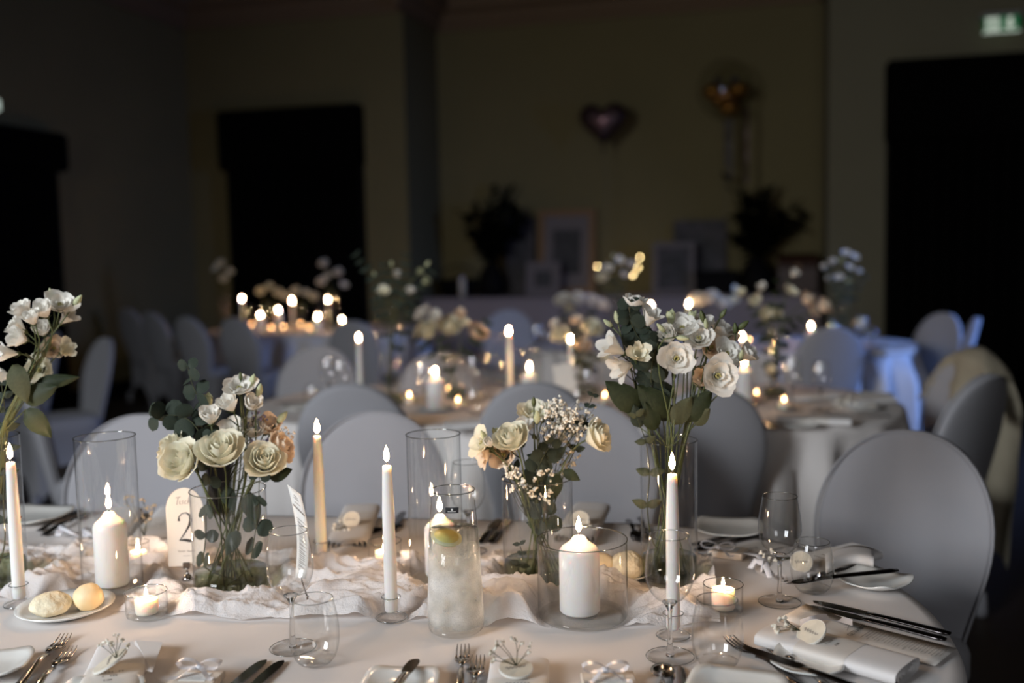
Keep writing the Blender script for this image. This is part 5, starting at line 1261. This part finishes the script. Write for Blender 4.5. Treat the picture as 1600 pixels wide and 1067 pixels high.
eucalyptus(VB, [(242, 650), (262, 648), (286, 650), (304, 662), (326, 700), (338, 745)], 0.0, 0.030, 'eucalyptus branch reaching out left over the cream roses', seed=5, step=3)
eucalyptus(VB, [(330, 680), (332, 720), (322, 790), (322, 840), (315, 890)], -0.045, 0.019, 'eucalyptus inside the wide vase beside the table card', seed=6, step=3)
eucalyptus(VB, [(405, 745), (404, 800), (396, 850), (390, 890)], -0.03, 0.026, 'eucalyptus inside the wide vase, right side', seed=7, step=3)
for i, (a, b_, lb_) in enumerate((((352, 760), (362, 800), 'dark leaf behind the glass of the wide vase, centre'), ((386, 770), (398, 822), 'broad leaf pressed to the wide vase glass, upper right'), ((372, 830), (350, 868), 'leaf low among the stems of the wide vase'), ((420, 746), (452, 734), 'pointed dark leaf under the right cream rose'))):
    big_leaf(VB, rim, a, b_, -0.03, 0.04, lb_, 'euc' if i < 3 else 'leaf')
gyp_sprig(Vector((VB.x, VB.y, rim + 0.01)), [Dp(x, y, VB.y + 0.02) for x, y in ((402, 645), (408, 655), (396, 690), (404, 700), (398, 652), (412, 690), (392, 700), (388, 660))], 'violet filler blossoms between the lisianthus of the wide vase', seed=14, m='limonium', many=6, r=0.0026)
gyp_sprig(Vector((VB.x + 0.02, VB.y, rim + 0.01)), [Dp(x, y, VB.y + 0.03) for x, y in ((446, 668), (438, 676), (450, 672), (432, 664))], 'peach filler sprig at the right side of the wide rose vase', seed=15, m='rose_peach', many=3, r=0.0030)
# ---- C: centre vase with roses, gypsophila
rim = zat(VC, 746)
bouquet(VC, rim, 0.066, [
    (801, 686, 'rose', 0.0330, (-0.30, -0.55, 0.75), 'rose', -0.05), (932, 682, 'rose', 0.0310, (0.75, -0.45, 0.35), 'rose', -0.03),
    (756, 706, 'open', 0.0240, (-0.7, -0.3, -0.1), 'rose_peach', -0.01), (752, 692, 'open', 0.0225, (-0.7, -0.4, 0.4), 'rose', -0.03), (764, 692, 'half', 0.0170, (-0.2, -0.7, 0.6), 'white', -0.05),
    (834, 645, 'open', 0.0265, (0.0, -0.4, 0.9), 'rose', 0.03), (775, 678, 'half', 0.0130, (-0.2, -0.1, 0.9), 'white_green', 0.0), (818, 668, 'cup', 0.0160, (0.2, -0.5, 0.8), 'white', -0.01), (787, 710, 'open', 0.0210, (-0.2, -0.7, 0.2), 'rose_peach', -0.01),
    (852, 650, 'half', 0.0150, (0.4, -0.3, 0.8), 'white_green', 0.02),
    (834, 628, 'bud', 0.0090, (0, -0.2, 1), 'stem', -0.02), (839, 652, 'bud', 0.0125, (0, -0.3, 1), 'white_green', -0.03), (755, 680, 'bud', 0.0100, (-0.3, -0.4, 0.8), 'white_green', -0.05)],
    None, 'the centre rose vase', None)
rg = random.Random(21)
def cloud(cx, cy, rx, ry, n): return [(cx + rx * math.sqrt(rg.random()) * math.cos(a), cy + ry * math.sqrt(rg.random()) * math.sin(a)) for a in [rg.uniform(0, 2 * PI) for _ in range(n)]]
for i, (c, n, lb_) in enumerate(((((872, 645, 24, 16)), 16, 'gypsophila cloud at the crown of the centre bouquet'), ((902, 652, 26, 18), 16, 'gypsophila cloud beside the right cream rose'), ((880, 672, 30, 14), 14, 'gypsophila cloud below the crown of the centre bouquet'))):
    gyp_sprig(Vector((VC.x + 0.005, VC.y, rim + 0.005)), [Dp(x, y, VC.y + rg.uniform(-0.05, 0.04)) for x, y in cloud(*c, n)], lb_, seed=30 + i, many=8, r=0.0031, dark=(i == 2))
gyp_sprig(Vector((VC.x - 0.02, VC.y - 0.02, rim - 0.07)), [Dp(x, y, VC.y - 0.045) for x, y in cloud(805, 745, 22, 22, 9)], 'gypsophila pressed inside the left of the centre vase', seed=40, many=5, r=0.0028)
gyp_sprig(Vector((VC.x + 0.01, VC.y - 0.02, rim - 0.08)), [Dp(x, y, VC.y - 0.04) for x, y in cloud(850, 760, 32, 22, 11)], 'gypsophila inside the centre vase near its rim', seed=41, many=5, r=0.0026, dark=True)
gyp_sprig(Vector((VC.x + 0.02, VC.y, rim - 0.03)), [Dp(x, y, VC.y + 0.0) for x, y in cloud(888, 712, 18, 26, 10)], 'dark dried gypsophila at the right rim of the centre vase', seed=42, many=4, r=0.0028, m='gyp_dark')
eucalyptus(VC, [(926, 618), (918, 640), (905, 690), (880, 740)], 0.01, 0.017, 'eucalyptus tip above the right cream rose', seed=8, step=3, leaf='oval')
eucalyptus(VC, [(862, 692), (846, 718), (836, 745), (850, 800), (858, 850)], -0.03, 0.023, 'dark eucalyptus in the middle of the centre bouquet', seed=9, step=2)
eucalyptus(VC, [(792, 722), (820, 742), (838, 790), (846, 860)], -0.01, 0.022, 'eucalyptus under the left roses of the centre bouquet', seed=10, step=2, leaf='oval')
eucalyptus(VC, [(812, 850), (818, 870), (806, 895)], -0.045, 0.014, 'small eucalyptus twig inside the foot of the centre vase', seed=11, step=3, leaf='oval')
for a, b_, lb_ in (((860, 725), (826, 712), 'broad grey leaf left of the centre in the rose vase'), ((870, 740), (858, 786), 'dark hanging leaf in the mouth of the centre vase'), ((880, 735), (905, 750), 'dark leaf at the right rim of the centre vase'), ((855, 720), (882, 700), 'brown-backed leaf amid the centre bouquet'), ((850, 770), (862, 800), 'lance leaf inside the centre vase')):
    big_leaf(VC, rim, a, b_, -0.03, 0.04, lb_, 'leaf' if 'dark' in lb_ else 'euc')
# ---- D: tall vase with the large lisianthus bouquet
rim = zat(VD, 687)
bouquet(VD, rim, 0.0525, [
    (1057, 560, 'open', 0.0240, (-0.05, -0.95, 0.22), 'white', -0.05), (1122, 587, 'open', 0.0275, (0.12, -0.95, 0.15), 'white', -0.06),
    (1066, 512, 'open', 0.0230, (-0.2, -0.6, 0.8), 'white', -0.01), (1092, 528, 'open', 0.0230, (0.0, -0.75, 0.6), 'white', -0.03), (1112, 542, 'open', 0.0200, (0.2, -0.8, 0.4), 'rose_peach', -0.01),
    (1136, 552, 'open', 0.0215, (0.3, -0.75, 0.5), 'white', -0.03), (1166, 554, 'cup', 0.0170, (0.6, -0.4, 0.5), 'white', 0.0), (1044, 525, 'cup', 0.0180, (-0.5, -0.6, 0.5), 'white', -0.02),
    (1101, 590, 'cup', 0.0170, (-0.3, -0.7, 0.3), 'rose_peach', -0.01), (1098, 508, 'cup', 0.0180, (0.2, -0.4, 0.9), 'white', 0.02), (1126, 520, 'cup', 0.0195, (0.4, -0.4, 0.8), 'white', 0.02), (1143, 528, 'half', 0.0200, (0.7, -0.3, 0.5), 'rose_peach', 0.03),
    (1048, 498, 'half', 0.0175, (-0.05, -0.3, 0.95), 'white_green', 0.0), (1081, 496, 'half', 0.0150, (0.1, -0.3, 0.95), 'white_green', 0.01),
    (964, 546, 'trumpet', 0.0215, (-0.75, -0.35, 0.45), 'white', -0.02), (978, 572, 'trumpet', 0.0200, (-0.75, -0.45, -0.15), 'white', -0.01), (996, 556, 'trumpet', 0.0180, (0.1, -0.7, 0.35), 'rose', -0.03),
    (990, 477, 'cup', 0.0195, (0.2, -0.2, 0.95), 'white', 0.0), (1013, 502, 'trumpet', 0.0180, (0.3, -0.4, 0.7), 'white', -0.01),
    (964, 496, 'bud', 0.0115, (-0.2, -0.2, 0.95), 'white_green', 0.0), (950, 505, 'bud', 0.0100, (-0.7, -0.2, 0.6), 'white_green', 0.0), (1033, 512, 'bud', 0.0105, (-0.6, -0.3, 0.6), 'white_green', -0.03), (1098, 495, 'bud', 0.0115, (-0.3, -0.2, 0.95), 'stem', -0.02), (1103, 506, 'bud', 0.0090, (-0.1, -0.2, 0.95), 'white_green', -0.03),
    (1130, 490, 'bud', 0.0095, (0.5, -0.2, 0.85), 'stem', 0.0), (1149, 513, 'bud', 0.0100, (-0.1, -0.2, 0.95), 'stem', 0.0), (1161, 508, 'bud', 0.0115, (0.7, -0.2, 0.6), 'stem', 0.0), (1158, 555, 'bud', 0.0100, (0.1, -0.4, 0.9), 'white_green', -0.04), (1066, 528, 'bud', 0.0110, (0.9, -0.4, -0.1), 'white_green', -0.07)],
    None, 'the tall right-hand vase', None)
eucalyptus(VD, [(984, 478), (984, 500), (993, 520), (1005, 538), (1012, 560), (1030, 620), (1040, 680)], -0.015, 0.026, 'grey-green eucalyptus branch on the left of the lisianthus bouquet', seed=12, step=2)
eucalyptus(VD, [(1030, 530), (1020, 560), (1016, 590), (1022, 625), (1032, 680)], -0.02, 0.0235, 'dark eucalyptus branch in the middle of the lisianthus bouquet', seed=13, step=2)
eucalyptus(VD, [(994, 650), (1010, 690), (1016, 740), (1010, 790), (1018, 850)], -0.03, 0.022, 'pale eucalyptus inside the left of the tall vase', 'leaf_pale', seed=15, step=4, leaf='oval')
for a, b_, lb_, m_ in (((1000, 640), (950, 598), 'long pointed dark leaf sticking out left of the lisianthus vase', 'leaf'), ((1044, 650), (1000, 604), 'broad olive leaf above the tall vase rim', 'leaf'), ((1070, 656), (1112, 612), 'broad dark leaf right of the lisianthus stems', 'leaf'), ((1050, 662), (1080, 622), 'upright grey leaf in front of the lisianthus stems', 'leaf_pale'), ((1000, 668), (992, 636), 'small grey leaf at the left rim of the tall vase', 'euc'), ((1024, 672), (1010, 632), 'narrow leaf behind the pale eucalyptus', 'leaf'), ((1086, 664), (1108, 640), 'brownish leaf at the right rim of the tall vase', 'leaf_pale')):
    big_leaf(VD, rim, a, b_, -0.035, 0.04, lb_, m_)

# ================================================================== MIDDLE TABLE AND BEYOND (all blurred by distance)
def cone_vase(P, r, zrim, label): return cyl_vase(P, r, zrim, label, n=36, water=0.04)
def far_bouquet(P, r, zrim, vlabel, where, heads, leaves=(), pot=None, rl=0.06, seed=0, leafm='euc'):
    if pot:
        t = thing('vase', vlabel, 'vase', P); b = MB(); h = zrim - P.z; b.lathe([(r * 0.6, 0), (r * 0.9, h * 0.15), (r, h * 0.5), (r * 0.75, h * 0.85), (r * 0.8, h)], 24); b.build('vase_body', pot, t)
    else: cone_vase(P, r, zrim, vlabel)
    rows = [(x, y, k, s, (0.4 * (x - proj((P.x, P.y, zrim))[0]) / 40, -0.6, 0.6), m, rnd.uniform(-0.05, 0.05)) for x, y, k, s, m in heads]
    bouquet(P, zrim, r, rows, None, where, None, detail=False)
    rr = random.Random(seed)
    for i, pl in enumerate(leaves):
        eucalyptus(P, pl, rr.uniform(-0.05, 0.05), rl * 0.5, 'leafy branch, %s in %s' % (ordinal(i, len(leaves)) if len(leaves) > 1 else 'the only one', where), leafm, seed=seed + i, step=2, leaf='oval')
def far_taper(px, pyb, pyt, label, m='wax', hold=True):
    P = T(px, pyb); 
    if hold: glass_holder(P, 'holder of the ' + label)
    taper(P, zat(P, pyt), label, m, fh=0.030); return P
# middle table
far_taper(563, 612, 534, 'white lit taper at the left of the middle table')
far_taper(797, 618, 524, 'peach-toned lit taper at the centre of the middle table', 'wax_warm')
far_taper(893, 618, 537, 'white lit taper before the dark centre bouquet')
P = T(682, 640); pillar(P, 0.036, zat(P, 598), 'white pillar candle on a silver plate, middle table'); plate_round(P - Vector((0, 0, 0.002)), 0.075, 'small plate under the middle table pillar candle')
P = T(828, 622); pillar(P, 0.034, zat(P, 590), 'white pillar candle right of the peach taper'); hurricane(P, 0.055, zat(P, 545), 'hurricane glass round the pillar right of the peach taper')
P = T(1163, 634); pillar(P, 0.034, zat(P, 583), 'white pillar candle behind the right side of the lisianthus bouquet'); hurricane(P, 0.055, zat(P, 535), 'hurricane glass behind the lisianthus bouquet')
far_taper(1160, 606, 533, 'white lit taper glimpsed right above the lisianthus bouquet')
tealight(T(1225, 640), 'tealight glass at the right half of the middle table', n=24); tealight(T(1182, 628), 'tealight glass behind the middle table hurricane glass', n=24)
tealight(T(700, 620), 'tealight glass behind the middle table pillar candle', n=24); tealight(T(716, 640), 'tealight glass right of the middle table pillar candle', n=24)
tealight(T(945, 632), 'tealight glass left of the lisianthus bouquet, middle table', n=24); tealight(T(640, 632), 'tealight glass left of the middle table pillar candle', n=24)
for px, py, zt, lb_ in ((536, 640, 562, 'wine glass at the left end of the middle table'), (515, 632, 558, 'wine glass far left on the middle table'), (663, 640, 566, 'wine glass left of the silver-plated pillar candle'), (742, 628, 556, 'wine glass behind the roses of the middle table'), (1238, 640, 558, 'dark-looking wine glass before the right bouquet vase'), (1282, 642, 565, 'wine glass at the right end of the middle table'), (920, 640, 575, 'wine glass right of the dark centre bouquet'), (1075, 640, 570, 'wine glass behind the lisianthus stems')):
    P = T(px, py); wine_glass(P, lb_, z1=zat(P, zt), n=28)
for px, py, lb_ in ((490, 640, 'tumbler at the left end of the middle table'), (742, 648, 'tumbler right of the middle table pillar candle'), (905, 650, 'tumbler before the dark centre bouquet'), (1100, 636, 'tumbler behind the lisianthus bouquet')):
    tumbler(T(px, py), lb_, n=28)
P = T(770, 622); cyl_vase(P, 0.055, zat(P, 522), 'empty tall hurricane glass left of the peach taper', n=36, name='hurricane_glass', cat='candle glass')
P = T(612, 632); G = [(620, 430, 'cup', .026, 'white'), (600, 455, 'open', .032, 'rose'), (640, 455, 'cup', .026, 'white'), (664, 440, 'cup', .026, 'white_green'), (668, 412, 'bud', .022, 'white_green'), (585, 428, 'bud', .02, 'white_green'), (655, 425, 'cup', .02, 'white_green'), (612, 412, 'bud', .022, 'white_green')]
far_bouquet(P, 0.055, zat(P, 482), 'tall glass vase of greenery on the middle table', 'the leafy middle table vase', G, [[(556, 398), (572, 420), (595, 450), (605, 480)], [(635, 400), (632, 430), (625, 460), (618, 490)], [(672, 425), (655, 450), (640, 475), (625, 500)], [(600, 415), (604, 440), (608, 480)], [(585, 470), (598, 490), (606, 560)], [(640, 480), (625, 520), (615, 570)]], seed=50)
P = T(706, 622); G = [(667, 518, 'rose', .052, 'rose'), (704, 510, 'rose', .054, 'rose'), (746, 520, 'rose', .046, 'rose_peach'), (662, 490, 'open', .045, 'white'), (680, 494, 'open', .036, 'white'), (718, 492, 'cup', .034, 'rose_peach'), (725, 505, 'cup', .03, 'rose')]
far_bouquet(P, 0.068, zat(P, 552), 'wide glass vase of roses on the middle table', 'the middle table rose vase', G, [[(640, 520), (665, 540), (690, 570)], [(690, 530), (700, 560), (702, 600)], [(760, 505), (740, 535), (720, 570)]], seed=60, leafm='leaf')
P = T(912, 618); G = [(876, 524, 'rose', .042, 'rose'), (925, 514, 'rose', .046, 'rose'), (912, 540, 'rose', .036, 'rose_peach'), (868, 508, 'cup', .03, 'white'), (945, 560, 'cup', .03, 'rose'), (900, 500, 'open', .03, 'rose_peach')]
far_bouquet(P, 0.066, zat(P, 548), 'glass vase of yellow roses at the middle table centre', 'the middle table yellow rose vase', G, [[(880, 500), (895, 540), (905, 590)], [(925, 490), (918, 540), (914, 600)], [(945, 520), (928, 560), (918, 600)], [(900, 530), (906, 570), (910, 610)]], seed=70, leafm='leaf')
P = T(1210, 622); G = [(1205, 492, 'rose', .045, 'rose'), (1180, 470, 'open', .034, 'rose'), (1235, 455, 'open', .034, 'rose'), (1190, 450, 'cup', .028, 'white'), (1240, 428, 'cup', .028, 'white'), (1262, 468, 'rose', .034, 'rose_peach'), (1288, 478, 'rose', .036, 'rose_peach'), (1270, 486, 'open', .034, 'rose_peach'), (1204, 580, 'cup', .03, 'rose'), (1160, 458, 'cup', .026, 'rose')]
far_bouquet(P, 0.050, zat(P, 512), 'tall vase of dark stems and roses at the right of the middle table', 'the dark vase right of the lisianthus', G, [[(1215, 440), (1212, 480), (1210, 520)], [(1230, 500), (1222, 540), (1214, 580)], [(1196, 505), (1202, 550), (1208, 600)], [(1175, 480), (1190, 505), (1204, 560)], [(1250, 500), (1228, 520), (1214, 560)], [(1212, 530), (1208, 570), (1212, 600)]], seed=80, leafm='leaf')
# paper card in the middle table's centre
P = T(884, 628); c_ = thing('table_card', 'tilted cream card standing before the yellow rose vase', 'sign', P, R(4)); b = MB(); b.box((0, 0.0, 0.085), (0.085, 0.002, 0.15), Matrix.Rotation(R(-9), 3, 'Y')); b.build('card', 'paper', c_, smooth=False); b = MB(); b.box((0, 0, 0.008), (0.04, 0.025, 0.016), None, 0.003); b.build('stand', 'silver', c_, smooth=False)
# places on the middle table
for i, (px, py, qx, qy, lb_) in enumerate(((1215, 660, 1330, 664, 'napkin roll on the near edge of the middle table, right'), (1312, 636, 1388, 628, 'napkin roll at the right end of the middle table'), (1090, 662, 1150, 668, 'napkin roll on the middle table behind the tall vase'), (700, 672, 750, 668, 'napkin roll on the middle table between two chairs'), (1235, 628, 1300, 622, 'napkin roll behind the glass at the middle table right end'))):
    napkin_roll(T(px, py), T(qx, qy), 0.09, 0.026, lb_, band=(0.3, 0.7) if i % 2 == 0 else None)
for i, (px, py, lb_) in enumerate(((1345, 640, 'white plate at the right end of the middle table'), (1245, 668, 'white plate on the near edge of the middle table'), (470, 640, 'white plate at the left end of the middle table'), (1365, 622, 'white plate near the far right corner of the middle table'))):
    square_plate(T(px, py), 0.07, R(-9 + 20 * i), lb_)
for a, b__, lb_ in (((1290, 650), (1395, 652), 'long knife on the middle table before the right plate'), ((1180, 655), (1215, 672), 'fork-side knife on the near edge of the middle table'), ((430, 630), (520, 628), 'dark knife at the left end of the middle table')): knife(lb_, a, b__, m='silver' if a[0] > 500 else 'darkened_steel')
gyp_sprig(T(1318, 632, TZ + 0.03), [T(1318 + dx, 626, TZ + 0.05 + 0.01 * (dx % 3)) for dx in (-10, -4, 2, 8)], 'gypsophila sprig on the right end napkin of the middle table', seed=90, many=4, r=0.005)
# far table: blue light end
P = T(1267, 540); pillar(P, 0.034, zat(P, 520), 'white pillar candle on the far table behind the rounded chair')
P = T(1320, 548); G = [(1322, 396, 'open', .034, 'white'), (1336, 402, 'open', .030, 'white'), (1300, 410, 'cup', .030, 'white'), (1287, 418, 'cup', .026, 'white'), (1328, 418, 'open', .028, 'white'), (1310, 434, 'open', .032, 'white'), (1342, 424, 'cup', .022, 'white'), (1294, 436, 'cup', .022, 'white'), (1314, 408, 'cup', .022, 'white_green'), (1324, 440, 'cup', .022, 'white_green')]
far_bouquet(P, 0.055, zat(P, 470), 'tall vase of pale flowers before the right pier', 'the tall pale vase before the right wall', G, [[(1352, 432), (1338, 450), (1322, 480)], [(1295, 420), (1305, 450), (1314, 490)], [(1330, 410), (1324, 450), (1318, 490)], [(1312, 440), (1316, 480), (1318, 520)]], seed=100)
for px, py, zt, lb_ in ((1347, 548, 496, 'wine glass on the far table beside the tall pale vase'), (1302, 545, 500, 'wine glass on the far table behind the rounded chair'), (1362, 545, 515, 'wine glass at the right end of the far table'), (840, 556, 508, 'wine glass on the far table right of the blue chair'), (852, 552, 515, 'second wine glass on the far table right of the blue chair')):
    P = T(px, py); wine_glass(P, lb_, z1=zat(P, zt), n=24)
far_taper(1018, 552, 482, 'white lit taper on the far table left above the lisianthus')
far_taper(1076, 555, 480, 'lit taper on the far table behind the lisianthus crown', 'wax_warm')
P = T(962, 550); G = [(950, 420, 'open', .04, 'white'), (968, 408, 'open', .04, 'white'), (985, 414, 'cup', .034, 'white'), (940, 435, 'rose', .04, 'rose'), (975, 430, 'cup', .034, 'white'), (958, 400, 'bud', .03, 'white_green')]
far_bouquet(P, 0.05, zat(P, 470), 'tall vase of white flowers on the far table, centre', 'the tall white vase before the fairy lights', G, [[(955, 412), (958, 440), (960, 480)], [(980, 425), (970, 450), (963, 490)]], seed=110)
P = T(900, 553); G = [(880, 470, 'rose', .05, 'white'), (902, 468, 'rose', .05, 'white'), (924, 471, 'rose', .05, 'white'), (940, 476, 'rose', .044, 'white'), (890, 484, 'cup', .04, 'rose')]
far_bouquet(P, 0.065, zat(P, 508), 'low vase of pale roses on the far table', 'the low pale vase on the far table', G, [[(878, 490), (890, 505), (898, 530)], [(925, 490), (912, 510), (902, 530)]], seed=120, leafm='leaf')
P = T(1110, 552); G = [(1090, 470, 'rose', .05, 'white'), (1112, 466, 'rose', .05, 'white'), (1130, 474, 'rose', .046, 'white'), (1150, 455, 'open', .042, 'rose'), (1145, 470, 'cup', .04, 'rose')]
far_bouquet(P, 0.065, zat(P, 508), 'low vase of pale roses behind the lisianthus crown', 'the low vase behind the lisianthus', G, [[(1100, 480), (1105, 510), (1108, 530)]], seed=130, leafm='leaf')
for px, py, lb_ in ((1290, 545, 'tealight glass on the far table beside the rounded chair'), (1170, 540, 'tealight glass on the far table between the dark vase and candles'), (1205, 548, 'tealight glass on the far table right of the dark stems')): tealight(T(px, py), lb_, n=20)
square_plate(T(1395, 548), 0.09, R(-9), 'white plate at the blue-lit end of the far table'); square_plate(T(1375, 540), 0.08, R(8), 'white plate behind at the blue-lit end of the far table')
napkin_roll(T(1375, 556), T(1420, 552), 0.09, 0.03, 'napkin roll at the blue-lit end of the far table', band=None)
# far left candle table
def FB(y): return 509 + (y - 518) * 0.7
for px, pyb, pyt, lb_ in ((380, 525, 470, 'lit taper, leftmost on the far left table'), (458, 528, 473, 'lit taper at the centre of the far left table'), (514, 524, 472, 'lit taper, right of centre on the far left table')): far_taper(px, FB(pyb), pyt, lb_, 'wax_warm')
for px, pyb, pys, lb_ in ((408, 528, 500, 'pillar candle left on the far left table'), (436, 520, 492, 'pillar candle second from the left on the far left table'), (497, 530, 503, 'pillar candle right of the centre taper, far left table'), (535, 534, 508, 'pillar candle rightmost on the far left table')):
    P = T(px, FB(pyb)); pillar(P, 0.034, zat(P, pys), lb_)
for px, py, lb_ in ((424, 532, 'tealight glass front left on the far left table'), (484, 533, 'tealight glass front right on the far left table'), (395, 524, 'tealight glass behind the leftmost pillar, far left table'), (470, 524, 'tealight glass behind the centre of the far left table'), (548, 532, 'tealight glass right end of the far left table'), (443, 530, 'tealight glass at the middle front of the far left table')): tealight(T(px, FB(py)), lb_, n=20)
for px, py, zt, lb_ in ((388, 526, 478, 'hurricane glass on the far left table, left'), (505, 527, 470, 'hurricane glass on the far left table, right')): P = T(px, FB(py)); cyl_vase(P, 0.06, zat(P, zt), lb_, n=28, name='hurricane_glass', cat='candle glass')
for px, py, zr, tops, vl, wh, sd in ((352, 520, 460, [(345, 412), (360, 425), (350, 436), (338, 420)], 'glass vase at the left of the far left table', 'the dim vase left of the far candles', 140), (418, 522, 475, [(408, 455), (422, 448), (435, 458), (446, 464)], 'low vase behind the pillars of the far left table', 'the low vase behind the far left pillars', 150), (520, 524, 455, [(506, 412), (512, 432), (528, 426), (538, 446), (503, 440)], 'tall vase with pale blooms before the dark window', 'the tall vase before the dark window', 160), (470, 518, 478, [(462, 455), (478, 458), (490, 464)], 'low rose vase in the middle of the far left table', 'the low vase amid the far left candles', 170)):
    P = T(px, FB(py)); far_bouquet(P, 0.055, zat(P, zr), vl, wh, [(x, y, 'open' if i % 2 else 'rose', .042, 'rose' if sd != 160 else 'white') for i, (x, y) in enumerate(tops)], [[(tops[0][0], tops[0][1] + 8), (px, zr), (px, zr + 20)], [(tops[-1][0], tops[-1][1] + 8), (px + 3, zr), (px, zr + 20)]], seed=sd, leafm='leaf')

# fairy lights and small things on the display table
P = atd(965, DA - 0.55); t = thing('fairy_lights', 'string of warm fairy lights on a wire stand, display table', 'fairy lights', P)
pts_ = [(933, 416), (948, 416), (936, 433), (942, 430), (990, 410), (997, 418), (989, 430), (1000, 402)]
wire = MB(); last = Vector((0, 0, 0.0)); loc_ = []
for i, (x, y) in enumerate(pts_):
    q = Dp(x, y, P.y + 0.06 * math.sin(i * 2)) - P; loc_.append(q)
wire.tube([Vector((0, 0, 0)), Vector((0, 0, 0.16))] + [loc_[i] for i in (3, 2, 0, 1, 5, 4, 7, 6)], 0.0015, 5); wire.build('wire', 'darkened_steel', t)
b = MB(); b.lathe([(0.06, 0), (0.06, 0.01), (0.01, 0.02), (0.0001, 0.021)], 20); b.build('stand', 'darkened_steel', t)
for q in loc_:
    b = MB(); b.ball(q, 0.0058, 10, 8); b.build('bulb', 'fairy', t)
P = atd(722, DA - 0.6); t = thing('lantern_candle', 'pinkish glass with an unlit candle at the left of the display table', 'candle', P); b = MB(); b.lathe([(0.045, 0), (0.05, 0.01), (0.05, 0.26)], 24, cap=False); b.build('glass_wall', 'glass', t); b = MB(); b.lathe([(0.036, 0.002), (0.036, 0.20), (0.02, 0.215), (0.0005, 0.215)], 24); b.build('wax_body', 'wax_warm', t)
